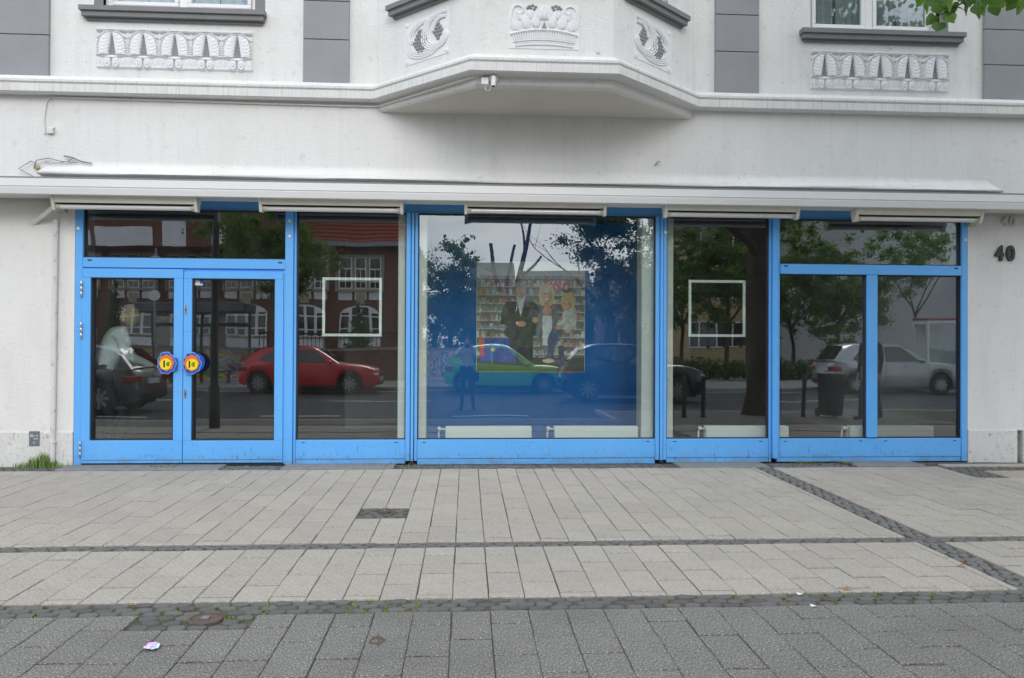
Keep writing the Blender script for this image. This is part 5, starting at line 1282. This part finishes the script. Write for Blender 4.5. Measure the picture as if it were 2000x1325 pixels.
ga, gb = RP(238, 700, tg_).x, RP(505, 700, tg_).x
pic('graffiti', GRAF, gw, (xg0 + .1, -tg_ + .004, .0), (1, 0, 0), (0, 0, 1), gb - xg0, zg - .06, f_graf, 420, 36)
ga2 = RP(815, 700, tg_).x; pic('graffiti', GRAF, gw, (ga2, -tg_ + .004, .0), (1, 0, 0), (0, 0, 1), xg1 - ga2 - .02, zg - .06, f_graf, 80, 36)
bw = mb(((gb + .15, -tg_ + .0, -.06), (ga2 - .02, -tg_ + .03, zg - .004))).build('brick_facing', BRICK, gw)
# railing on the wall
rl = thing('railing', 'dark metal railing above the street wall, mirrored behind the red car', 'railing', (-4, -tg_ - .1, zg))
for k_, x in enumerate(np.arange(gb, ga2, .16)): mb(((x - .012, -tg_ - .14, zg + .09), (x + .012, -tg_ - .116, zg + .62))).build('bar', BLACK, rl)
mb(((gb, -tg_ - .15, zg + .60), (ga2, -tg_ - .105, zg + .66))).build('rail', BLACK, rl)
# bus shelter
tb = 17.6; x0b, x1b = RP(275, 600, tb).x, RP(486, 600, tb).x; zb0, zb1 = RP(380, 612, tb).z, RP(380, 592, tb).z
bs = thing('bus_shelter', 'grey steel bus shelter with flat roof, mirrored in the doors', 'bus shelter', ((x0b + x1b) / 2, -tb, -.06))
SHEL = mat('shelter_steel', (.12, .13, .15), .5, metal=.3)
mb(((x0b, -tb - .9, zb0), (x1b, -tb + .5, zb1)), ch=.03).build('roof', SHEL, bs)
for x in (x0b + .15, (x0b + x1b) / 2, x1b - .15): mb(((x - .04, -tb - .75, -.06), (x + .04, -tb - .67, zb0))).build('post', SHEL, bs)
for x0_, x1_ in ((x0b + .19, (x0b + x1b) / 2 - .05), ((x0b + x1b) / 2 + .05, x1b - .19)):
    mb(((x0_, -tb - .72, .25), (x1_, -tb - .70, zb0 - .1))).build('glass_panel', HGLASS, bs)
mb(((x0b + .15, -tb - .76, RP(380, 638, tb).z), (x1b - .15, -tb - .66, RP(380, 631, tb).z))).build('rail', SHEL, bs)
mb(((x0b + .6, -tb - .6, .36), (x1b - .6, -tb - .25, .41))).build('bench_seat', SHEL, bs)
for x in (x0b + .8, x1b - .8): mb(((x - .03, -tb - .5, -.06), (x + .03, -tb - .35, .36))).build('bench_leg', SHEL, bs)
# sign post and street lamp
POLE = mat('dark_green_pole', (.018, .026, .022), .5); ZINC = mat('galvanised_post', (.35, .36, .37), .5, metal=.5)
q = RP(305, 560, 16.6); sp_ = thing('sign_post', 'thin street sign post with a small white round sign, mirrored in the left door', 'sign', (q.x, -16.6, -.06))
b = MB(); b.tube([(q.x, -16.6, -.06), (q.x, -16.6, 4.4)], .03, 10); b.build('post', ZINC, sp_, smooth=40)
b = MB(); b.lathe([(.17, 0), (.17, .015)], (q.x, -16.56, RP(305, 577, 16.6).z), 'y', 24); b.build('sign_plate', WPLAST, sp_); b = MB(); b.lathe([(.26, 0), (.26, .015)], (q.x, -16.56, 3.9), 'y', 24); b.build('sign_plate', WPLAST, sp_)
q = RP(418, 836, 3.95); lp = thing('street_lamp', 'dark green street lamp post at the pavement, mirrored in the right door', 'street lamp', (q.x, -3.95, gz(3.95)))
b = MB(); b.tube([(q.x, -3.95, gz(3.95)), (q.x, -3.95, .62), (q.x, -3.95, .66), (q.x, -3.95, 5.8)], [.085, .085, .062, .045], 16); b.build('post', POLE, lp, smooth=35)
b = MB(); b.lathe([(.06, 5.8), (.16, 5.86), (.20, 6.15), (.24, 6.2), (.10, 6.34), (.02, 6.40)], (q.x, -3.95, 0), 'z', 18); b.build('lantern', mat('lantern_glass', (.55, .56, .52), .3), lp, smooth=35)
# bollards and bin on the wide pavement at the right
for px, py, lab in ((1336, 822, 'black bollard left of the pair mirrored below the white square'), (1373, 823, 'black bollard right of the pair mirrored below the white square'), (1570, 818, 'single black bollard mirrored left of the bin')):
    q = RP(px, 780, 5.9); o = thing('bollard', lab, 'bollard', (q.x, -5.9, gz(5.9, 5)), 'bollards by the kerb')
    b = MB(); b.lathe([(.055, 0), (.055, .04), (.042, .05), (.042, .70), (.05, .71), (.05, .75), (.04, .79), (.015, .82)], (0, 0, 0), 'z', 16); b.build('post', BLACK, o, smooth=35, local=True)
q = RP(1623, 780, 5.8); bi = thing('litter_bin', 'dark wheeled bin with pale lid edge mirrored in the right window', 'bin', (q.x, -5.8, gz(5.8, 5)))
b = MB(); b.prism([(-.20, -.18, .12), (.20, -.18, .12), (.20, .18, .12), (-.20, .18, .12)], (0, 0, .001)); 
b = MB(); b.add([(-.15, -.15, .05), (.15, -.15, .05), (.15, .15, .05), (-.15, .15, .05), (-.19, -.20, .84), (.19, -.20, .84), (.19, .20, .84), (-.19, .20, .84)], [(0, 1, 2, 3), (4, 5, 6, 7), (0, 1, 5, 4), (1, 2, 6, 5), (2, 3, 7, 6), (3, 0, 4, 7)]); b.build('bin_body', BLACK, bi, local=True)
mb(((-.205, -.215, .84), (.205, .215, .88)), ch=.012).build('lid', mat('bin_lid', (.25, .24, .20), .6), bi, local=True)
for s_ in (-1, 1):
    b = MB(); b.lathe([(.09, -.02), (.09, .02)], (s_ * .16, -.17, .09), 'x', 16); b.build('wheel', TYRE, bi, smooth=35, local=True)
# phone booth
tp = 18.2; a, b2 = RP(1812, 700, tp), RP(1872, 700, tp); zt = RP(1840, 626, tp).z
pb3 = thing('phone_booth', 'white phone booth with red roof edge, mirrored behind the silver car', 'phone booth', ((a.x + b2.x) / 2, -tp, -.06))
for x in (a.x + .04, b2.x - .04):
    for y in (-tp, -tp - .85): mb(((x - .04, y - .04, -.06), (x + .04, y + .04, zt - .12))).build('post', WFIELD, pb3)
mb(((a.x, -tp - .9, zt - .12), (b2.x, -tp + .05, zt))).build('roof', WFIELD, pb3); mb(((a.x - .02, -tp - .92, zt), (b2.x + .02, -tp + .07, zt + .06))).build('roof_edge', TAIL, pb3)
mb(((a.x + .08, -tp - .02, .1), (b2.x - .08, -tp, zt - .14))).build('glass_panel', HGLASS, pb3); mb(((a.x + .1, -tp - .85, .1), (b2.x - .1, -tp - .8, zt - .14))).build('back_panel', WFIELD, pb3)
# houses behind the trees on the right
SLATE = mat('slate_roof', (.12, .12, .13), .7, var=.15)
def house(label, px0, px1, ytop, t, wallm, wrows, wcols):
    a, b2 = RP(px0, ytop, t), RP(px1, ytop, t); h_ = thing('house', label, 'building', ((a.x + b2.x) / 2, -t, -.06)); zt_ = a.z
    mb(((a.x, -t - 9, -.06), (b2.x, -t, zt_))).build('wall', wallm, h_)
    rf = MB(); rf.add([(a.x - .3, -t + .4, zt_), (b2.x + .3, -t + .4, zt_), (b2.x + .3, -t - 9.4, zt_), (a.x - .3, -t - 9.4, zt_), (a.x - .3, -t - 4.5, zt_ + 3), (b2.x + .3, -t - 4.5, zt_ + 3)], [(0, 1, 5, 4), (2, 3, 4, 5), (1, 2, 5), (0, 4, 3), (0, 3, 2, 1)]); rf.build('roof', SLATE, h_)
    for r_ in range(wrows):
        for c_ in range(wcols):
            x = a.x + (b2.x - a.x) * (c_ + .5) / wcols; z = 1.2 + r_ * 2.9
            if z + 1.5 < zt_:
                f_ = mb(((x - .6, -t, z), (x + .6, -t + .05, z + 1.5))).build('window', WINW, h_)
                for s_ in (-1, 1): mb(((x + s_ * .29 - .24, -t + .051, z + .08), (x + s_ * .29 + .24, -t + .06, z + 1.42))).build('pane', WIND, f_)
OCHRE = mat('ochre_render', (.50, .40, .22), .9, var=.06); GREYR = mat('pale_grey_render', (.42, .43, .45), .9, var=.05); PINKR = mat('pale_brick_render', (.30, .24, .21), .9, var=.1)
house('ochre rendered house behind the trees, mirrored behind the right white square', 1350, 1480, 440, 36, OCHRE, 3, 4)
house('pale grey house wall mirrored behind the silver car', 1640, 2100, 400, 27, GREYR, 0, 0)
house('brownish house far behind the trees, mirrored beside the right column', 1195, 1280, 590, 48, PINKR, 3, 3)
house('brown brick house far behind the bare tree, mirrored at the left of the poster', 925, 1003, 578, 46, PINKR, 3, 4)
house('grey house far behind, mirrored at the right of the poster', 1035, 1160, 600, 44, GREYR, 3, 5)
# dark planted bank behind the far pavement at the right
bkq0, bkq1 = RP(930, 700, 21).x, RP(1640, 700, 21).x

# ================================================================== TREES
BARK = mat('bark', (.075, .062, .048), .95, var=.3, vscale=8, bump=.6, bscale=18); BARKP = mat('pruned_bark', (.10, .085, .07), .95, var=.3, vscale=8, bump=.5, bscale=18)
def leafmat(n, c):
    m = mat(n, c, .55, var=.35, vscale=2.5, spec=.35); t_ = m.node_tree; b_ = t_.nodes['Principled BSDF']; o_ = [x for x in t_.nodes if x.type == 'OUTPUT_MATERIAL'][0]
    tl = t_.nodes.new('ShaderNodeBsdfTranslucent'); tl.inputs[0].default_value = (min(1, c[0] * 2.0), min(1, c[1] * 1.9), c[2] * 1.2, 1); mx_ = t_.nodes.new('ShaderNodeMixShader'); mx_.inputs[0].default_value = .35
    t_.links.new(b_.outputs[0], mx_.inputs[1]); t_.links.new(tl.outputs[0], mx_.inputs[2]); t_.links.new(mx_.outputs[0], o_.inputs[0]); return m
LEAF = leafmat('leaf_green', (.105, .185, .045)); LEAFD = leafmat('leaf_dark', (.080, .14, .042)); LEAFL = leafmat('leaf_light', (.065, .135, .028)); LEAFC = leafmat('conifer_green', (.05, .11, .035))
def leaves(blobs, n, size, seed, shell=.35):
    r_ = np.random.default_rng(seed); ws = np.array([b_[3] * b_[4] * b_[5] for b_ in blobs]); ws = ws / ws.sum()
    idx = r_.choice(len(blobs), n, p=ws); B_ = np.array(blobs)[idx]
    d = r_.normal(size=(n, 3)); d /= np.linalg.norm(d, axis=1)[:, None]; rad = r_.uniform(shell, 1, n) ** .6 if shell > 0 else np.minimum(np.abs(r_.normal(size=n)) * .75, 2.2)
    c = B_[:, :3] + d * rad[:, None] * B_[:, 3:6]
    nrm = d * .7 + r_.normal(size=(n, 3)) * .8; nrm /= np.linalg.norm(nrm, axis=1)[:, None]
    ref = r_.normal(size=(n, 3)); a = np.cross(nrm, ref); a /= np.linalg.norm(a, axis=1)[:, None]; b_ = np.cross(nrm, a)
    s_ = size * r_.uniform(.6, 1.3, n)[:, None]
    V = np.stack([c - a * s_ * .5, c + b_ * s_ * .38 + nrm * s_ * .08, c + a * s_ * .5, c - b_ * s_ * .38 + nrm * s_ * .08], 1).reshape(-1, 3)
    F = np.arange(n * 4).reshape(-1, 4)
    return V, F
def crown(parent, blobs, n, size, seed, m, name='crown', shell=.35):
    V, F = leaves(blobs, n, size, seed, shell); off = wloc(parent); V = V - np.array(off)
    me = bpy.data.meshes.new(name); me.vertices.add(len(V)); me.vertices.foreach_set('co', V.ravel()); me.loops.add(F.size); me.loops.foreach_set('vertex_index', F.ravel().astype(np.int32))
    me.polygons.add(len(F)); me.polygons.foreach_set('loop_start', np.arange(0, F.size, 4, dtype=np.int32)); me.update(calc_edges=True); me.materials.append(m)
    o = bpy.data.objects.new(name, me); COL.objects.link(o); o.parent = parent; return o
def limbs(bm_, p, d, ln, r, depth, rs, spread=.6, keep=None):
    pts = [p]; rr = [r]; q_ = Vector(p); dd = Vector(d).normalized()
    for i in range(4):
        dd = (dd + Vector((rs.gauss(0, .10), rs.gauss(0, .10), rs.gauss(.03, .05)))).normalized(); q_ = q_ + dd * ln / 4; pts.append(q_.copy()); rr.append(r * (1 - .12 * (i + 1)))
    bm_.tube(pts, rr, 8 if depth > 1 else 5)
    if depth > 0:
        for k_ in range(rs.choice((2, 3))):
            d2 = (dd + Vector((rs.gauss(0, spread), rs.gauss(0, spread), rs.uniform(-.1, .4)))).normalized(); limbs(bm_, pts[rs.choice((3, 4))], d2, ln * rs.uniform(.6, .8), rr[-1] * rs.uniform(.55, .75), depth - 1, rs, spread, keep)
    elif keep is not None: keep.append(tuple(q_))
def tree(label, x, t, h, trunk_h, r, blobs_c, rad, n, size, m, seed, zg0=None, group='trees of the street'):
    z0 = gz(t, x) if zg0 is None else zg0; o = thing('tree', label, 'tree', (x, -t, z0), group); rs = random.Random(seed)
    tb_ = MB(); tb_.tube([(x, -t, z0 - .05), (x + .01, -t, z0 + .25), (x + rs.gauss(0, .03), -t, z0 + trunk_h * .6), (x + rs.gauss(0, .06), -t, z0 + trunk_h)], [r * 1.35, r * 1.05, r * .92, r * .85], 14)
    tips = []
    for k_ in range(4):
        a = 2 * math.pi * (k_ + rs.random() * .6) / 4; limbs(tb_, Vector((x, -t, z0 + trunk_h - .05)), Vector((math.cos(a) * .6, math.sin(a) * .6, .9)), (h - trunk_h) * .42, r * .55, 2, rs, .5, tips)
    tb_.build('trunk', BARK, o, smooth=45)
    bl = []
    for (bx_, by_, bz_, br) in blobs_c:
        for k_ in range(30):
            d = Vector((rs.gauss(0, 1), rs.gauss(0, 1), rs.gauss(0, 1))).normalized() * br * rs.uniform(.15, 1.12); s_ = br * rs.uniform(.10, .27)
            bl.append((x + bx_ + d.x, -t + by_ + d.y, z0 + bz_ + d.z * .85, s_ * 1.1, s_ * 1.1, s_ * .85))
    crown(o, bl, int(n * 3.0), size * .52, seed, m, shell=.0); return o
# left middle: leafy tree before the school
q = RP(600, 500, 17.8); tree('leafy tree before the school, mirrored between the doors and the white square', q.x - .6, 17.8, 6.5, 2.6, .11, [(-.6, 0, 4.7, 1.7), (.8, 0, 4.2, 1.2), (-1.7, 0, 5.2, 1.4), (.2, 0, 3.5, .9)], 2, 6500, .20, LEAF, 11, -.06)
# tree behind the photographer
q = RP(880, 560, 23); tree('dense green tree mirrored behind the photographer', q.x, 23, 6.2, 2.0, .13, [(0, 0, 4.2, 1.6), (-.6, 0, 3.0, 1.5), (.7, 0, 3.2, 1.4), (-.2, 0, 2.0, 1.3), (.3, 0, 5.2, .9)], 2, 7000, .22, LEAF, 12, -.06)
# big tree on the right of the wide window
q = RP(1190, 560, 18); tree('large dark tree mirrored in the right half of the wide window', q.x, 18, 8, 2.4, .16, [(0, 0, 5.6, 1.9), (-.8, 0, 6.8, 1.4), (1.2, 0, 6.4, 1.6), (.6, 0, 4.0, 1.7), (1.7, 0, 3.4, 1.5), (0, 0, 3.0, 1.2), (1.0, 0, 2.0, 1.3)], 2, 9500, .22, LEAFD, 13, -.06)
# dense trees behind the right windows
for i, (px, t, hh, sd_) in enumerate(((1330, 24, 7.2, 21), (1420, 22, 7.6, 22), (1545, 25, 7.4, 23), (1640, 23, 6.0, 24))):
    q = RP(px, 560, t); lab = ['tree with dark crown mirrored just right of the right column', 'tree mirrored behind the right white square', 'tree mirrored left of the upright between the right windows', 'lighter tree mirrored above the tail of the silver car'][i]
    tree(lab, q.x, t, hh, 2.2, .10, [(0, 0, hh * .66, 1.7), (-.9, 0, hh * .5, 1.4), (.9, 0, hh * .55, 1.5), (.2, 0, hh * .85, 1.2), (-.3, 0, hh * .36, 1.1)], 2, 6500, .23, (LEAFD, LEAF, LEAF, LEAF)[i], sd_, -.06)
for i, (px, t, hh, sd_) in enumerate(((955, 36, 4.6, 61), (1095, 34, 5.4, 63))):
    q = RP(px, 600, t); tree(['far tree mirrored at the left edge of the poster', 'far tree mirrored at the right edge of the poster'][i], q.x, t, hh, 1.2, .12, [(0, 0, hh * .62, 1.5), (-1.2, 0, hh * .42, 1.4), (1.2, 0, hh * .45, 1.4), (0, 0, hh * .2, 1.6), (-1.6, 0, hh * .15, 1.5), (1.6, 0, hh * .15, 1.5), (.4, 0, hh * .5, 1.6)], 2, 14000, .30, (LEAF, LEAFD)[i], sd_, -.06)
q = RP(1790, 500, 20); tree('slim young tree mirrored above the roof of the silver car', q.x, 20, 6.6, 2.6, .07, [(-.4, 0, 4.6, 1.2), (.6, 0, 5.2, 1.1), (-.8, 0, 5.8, 1.0)], 2, 2600, .20, LEAF, 31, -.06)
# pruned bare tree
q = RP(1000, 640, 21); pt = thing('bare_tree', 'pruned bare tree with stubby limbs, mirrored above the poster', 'tree', (q.x, -21, -.06))
b = MB()
def pp(px, py): r_ = RP(px, py, 21); return (r_.x, -21 + random.uniform(-.2, .2), r_.z)
for pts, rr in (([(1003, 745), (1003, 660), (1000, 600)], [.19, .16, .15]), ([(1000, 605), (975, 560), (962, 520), (958, 475)], [.15, .12, .10, .085]), ([(1001, 605), (990, 555), (998, 510), (1004, 478)], [.13, .11, .085, .07]),
                ([(1002, 605), (1014, 545), (1026, 490), (1036, 435), (1040, 400)], [.15, .13, .11, .085, .06]), ([(1026, 492), (1020, 460), (1015, 430)], [.07, .055, .04]), ([(1014, 548), (1040, 520), (1056, 500)], [.09, .07, .05]), ([(966, 530), (945, 520)], [.06, .04]), ([(1036, 438), (1050, 425), (1058, 412)], [.06, .04, .03])):
    b.tube([pp(x, y) for x, y in pts], [r9 * .8 for r9 in rr], 9)
b.build('trunk', BARKP, pt, smooth=45)
# small conifers by the school
for px, t, top, lab in ((700, 21.5, 590, 'small conifer mirrored inside the left white square'), (225, 19, 545, 'slim conifer mirrored in the upper part of the left door')):
    q = RP(px, top, t); o = thing('conifer', lab, 'tree', (q.x, -t, -.06)); tb_ = MB(); tb_.tube([(q.x, -t, -.06), (q.x, -t, q.z)], [.06, .015], 8); tb_.build('trunk', BARK, o)
    bl = []
    for k_ in range(16):
        f_ = k_ / 15; z = .7 + (q.z - .75) * f_; rr = (.62 if px > 500 else .55) * (1 - f_) + .08; bl.append((q.x + random.gauss(0, .04), -t + random.gauss(0, .04), z, rr, rr, .16))
    crown(o, bl, 2200, .11, 40 + px, LEAFC, shell=.1)
# shrub bank behind the far pavement, right half
hd = thing('hedge', 'long dark shrub bank behind the far pavement, mirrored on the right', 'hedge', ((bkq0 + bkq1) / 2, -21.5, -.06))
bl = [(x, -21.6 + random.gauss(0, .2), random.uniform(.2, .55), .6, .5, .4) for x in np.arange(bkq0 + 1, bkq1, .35)]
crown(hd, bl, 9000, .17, 77, LEAFD, 'foliage', .1)
# the street tree close by on the right, whose branch hangs into the picture
q = RP(1480, 812, 6.6); TX, TT = q.x, 6.6; z0 = gz(TT, TX)
st = thing('street_tree', 'big lime tree by the kerb, a leafy branch hanging in at top right', 'tree', (TX, -TT, z0), 'trees of the street')
rs = random.Random(5); tb_ = MB(); tb_.tube([(TX, -TT, z0 - .05), (TX, -TT, z0 + .12), (TX + .02, -TT, z0 + .5), (TX - .02, -TT, z0 + 2.0), (TX + .03, -TT, z0 + 4.2)], [.36, .29, .25, .24, .21], 20)
for k_ in range(6):
    a = R(120) + 2 * math.pi * k_ / 6; limbs(tb_, Vector((TX, -TT, z0 + 3.2 + .2 * k_)), Vector((math.cos(a), math.sin(a), .55)), 1.9, .11, 2, rs, .45)
tb_.build('trunk', BARK, st, smooth=45)
bl = []
while len(bl) < 260:
    d = Vector((rs.gauss(0, 1), rs.gauss(0, 1), rs.gauss(0, 1))).normalized() * rs.uniform(.3, 1); p_ = Vector((TX + .4 + d.x * 4.2, -TT - .3 + d.y * 3.7, 7.2 + d.z * 3.6))
    if p_.z < 3.9 or p_.y > -3.0: continue
    bl.append((p_.x, p_.y, p_.z, .55, .55, .35))
crown(st, bl, 42000, .125, 91, LEAF, shell=0)
# hanging branch with single leaves
def leaf_mesh():
    o_ = [(0, 0), (.30, -.10), (.50, .12), (.48, .42), (.30, .74), (0, 1.05), (-.30, .74), (-.48, .42), (-.50, .12), (-.30, -.10)]
    b_ = MB(); b_.add([(0, .0, 0), (0, .5, -.04)] + [(x, y, .10 * abs(x) + .05 * math.sin(y * 5)) for x, y in o_] + [(0, 1.05, -.02)], [(0, 3, 1)] + [(3 + i, 4 + i, 1) for i in range(0, 3)] + [(6, 7, 1)] + [(7, 8, 1), (8, 9, 1), (9, 10, 1), (10, 11, 1), (11, 0, 1)])
    return b_.mesh('leaf', [LEAFL])
LM = leaf_mesh(); LM2 = LM.copy(); LM2.materials.clear(); LM2.materials.append(leafmat('leaf_fresh', (.10, .20, .035)))
yb_ = -3.0
tip = [P(2080, -60, yb_), P(1990, -25, yb_), P(1900, -5, yb_), P(1835, 30, yb_)]
b = MB(); b.tube([Vector((TX - .1, -TT + .15, 4.3)), Vector((TX - .5, -5.0, 4.7)), tip[0] + Vector((.2, 0, .1))] + tip, [.07, .045, .02, .014, .010, .007, .004], 8); br = b.build('branch', BARK, st, smooth=40)
rl_ = random.Random(12)
def put_leaf(px, py, s_):
    p_ = P(px, py, yb_ + rl_.uniform(-.22, .22)); o = bpy.data.objects.new('leaf', LM if rl_.random() < .6 else LM2); COL.objects.link(o); o.parent = br
    o.location = p_ - wloc(br); o.scale = (s_, s_, s_); o.rotation_euler = (R(-100) + rl_.gauss(0, .45), rl_.gauss(0, .5), rl_.gauss(0, .7))
for i in range(34): put_leaf(rl_.uniform(1835, 2000), rl_.uniform(-30, 16), rl_.uniform(.075, .11))
for i in range(14): put_leaf(rl_.uniform(1800, 1870), rl_.uniform(-25, 36), rl_.uniform(.07, .10))
for px, py in ((1803, 4), (1812, 18), (1825, 42), (1829, 20), (1840, 8), (1852, 36), (1858, 12), (1880, 10), (1893, 4), (1915, 8), (1948, 10), (1965, 12), (1996, 22), (1987, 10), (1815, 0), (1836, 56)): put_leaf(px, py - 12, rl_.uniform(.08, .105))

# ================================================================== SMALL THINGS ON THE GROUND
def blades(n, fn, hmin, hmax, w, seed, lean=.35):
    r_ = random.Random(seed); b_ = MB()
    for i in range(n):
        x, y, sc_x = fn(r_); z = gz(-y, x) - .01; h = r_.uniform(hmin, hmax) * sc_x; a = r_.uniform(0, 2 * math.pi); l_ = r_.gauss(0, lean) * h; dx, dy = math.cos(a), math.sin(a)
        b_.add([(x - dy * w, y + dx * w, z), (x + dy * w, y - dx * w, z), (x + dx * l_ * .4 + dy * w * .7, y + dy * l_ * .4 - dx * w * .7, z + h * .6), (x + dx * l_ * .4 - dy * w * .7, y + dy * l_ * .4 + dx * w * .7, z + h * .6), (x + dx * l_, y + dy * l_, z + h)], [(0, 1, 2, 3), (3, 2, 4)])
    return b_
q = P(75, 900, -.12)
o = blades(420, lambda r_: (lambda u: (q.x + u * .13, -.07 + r_.gauss(0, .035), max(.3, 1 - .5 * abs(u))))(r_.gauss(0, 1)), .06, .21, .004, 3).build('grass_tuft', GRASS); tag(o, 'bright green grass tuft at the wall foot left of the doors', 'grass', kind='stuff')
wx = [(P(a, 912).x, b_) for a, b_ in ((330, .10), (770, .28), (1570, .12), (1640, .05))]
o = blades(420, lambda r_: (lambda k_: (k_[0] + r_.gauss(0, k_[1]), -.07 + r_.gauss(0, .03) - .05, 1))(r_.choice(wx)), .01, .045, .006, 4, .9).build('weeds', MOSS); tag(o, 'low yellow green weeds along the foot of the shop front', 'weeds', kind='stuff')
def mossf(r_):
    k_ = r_.random()
    if k_ < .45: return (r_.choice([-2.5, -2.1, -1.3, -.60, -.52, -.42, -.34, -.26, -.16, -.03, -.60, -.52, -.42, -.34, -.26, .22, .9, 1.5, 2.0, 2.3, 2.6]) + r_.gauss(0, .012), -r_.uniform(4.34, 4.52), 1)
    if k_ < .60: return (r_.gauss(2.3, .35), -r_.uniform(4.33, 4.44), 1)
    return (r_.choice([-1.55, -1.5, -1.42, -1.2, -1.12, -1.05, -1.75, 1.1, 1.75, -2.2]) + r_.gauss(0, .015), -r_.uniform(4.36, 4.60), 1)
o = blades(1500, mossf, .005, .014, .006, 8, 1.2).build('joint_moss', MOSS); tag(o, 'yellow green moss in the joints of the front cobbles', 'moss', kind='stuff')
def gp(px, py):
    """ground point under a photograph point"""
    d = fwd + right * ((px - 1000) / FPX) - up * ((py - 662.5) / FPX); s_ = 1.0
    k_ = (CAM.z - 0.012 * -CAM.y * -1 * -1)
    # z = 0.012*y on the pavement
    s_ = (CAM.z - .012 * CAM.y) / (.012 * d.y - d.z); return CAM + d * s_
def f_paper(u, v): 
    if mnoise.noise((u * 6, v * 6, 3)) > .12: return (.75, .75, .82)
    return (.62, .38, .66) if u < .55 and v > .4 else ((.30, .45, .78) if u > .5 else (.72, .50, .52))
q = gp(298, 1269); lt = thing('paper_scrap', 'crumpled pink and blue paper scrap on the dark paving', 'litter', (q.x, q.y, q.z + .004))
vs = []; n = 12
o = pic('paper_sheet', STICK, lt, q + Vector((-.035, -.035, .006)), (1, .12, 0), (0, 1, 0), .064, .066, f_paper, n, n)
for v in o.data.vertices: v.co.z += .010 * mnoise.noise((v.co.x * 40, v.co.y * 40, 2)) + .010
for px, py, lab in ((1588, 1186, 'small white paper bit on the dark paving at the right'), (1562, 1144 + 19, 'tiny white scrap lying in the front cobbles')):
    q = gp(px, py); b = MB(); b.add([(q.x - .015, q.y - .012, q.z + .006), (q.x + .012, q.y - .014, q.z + .010), (q.x + .016, q.y + .012, q.z + .006), (q.x - .012, q.y + .016, q.z + .012)], [(0, 1, 2, 3)]); o = b.build('paper_bit', WINW); tag(o, lab, 'litter')
DRY = mat('dry_leaf', (.42, .16, .04), .8, var=.3, vscale=50)
for px, py, lab in ((1880, 1108, 'orange dry leaf on the cobble strip at the right'), (1655, 1153, 'orange brown dry leaf in the front cobble band')):
    q = gp(px, py); b = MB(); b.add([(q.x - .03, q.y, q.z + .006), (q.x, q.y - .015, q.z + .018), (q.x + .035, q.y + .006, q.z + .008), (q.x + .002, q.y + .018, q.z + .020)], [(0, 1, 3), (1, 2, 3)]); o = b.build('dry_leaf', DRY); tag(o, lab, 'leaf')
# chalked mark
MARK = mat('rust_marking', (.13, .075, .055), .9, var=.3, vscale=60)
mk = thing('paint_mark', 'faint rust coloured surveying mark sprayed on the dark paving', 'marking', tuple(gp(737, 1252) + Vector((0, 0, .006))))
for pl_ in (((722, 1255), (730, 1246), (742, 1246), (752, 1252), (742, 1258), (728, 1258), (722, 1255)), ((738, 1240), (739, 1262))):
    pts = [gp(*p_) + Vector((0, 0, .0045)) for p_ in pl_]; b = MB()
    for a, c_ in zip(pts, pts[1:]):
        e = (c_ - a).normalized(); n_ = Vector((-e.y, e.x, 0)) * .005; b.add([a - n_, a + n_, c_ + n_, c_ - n_], [(0, 1, 2, 3)])
    b.build('stroke', MARK, mk)
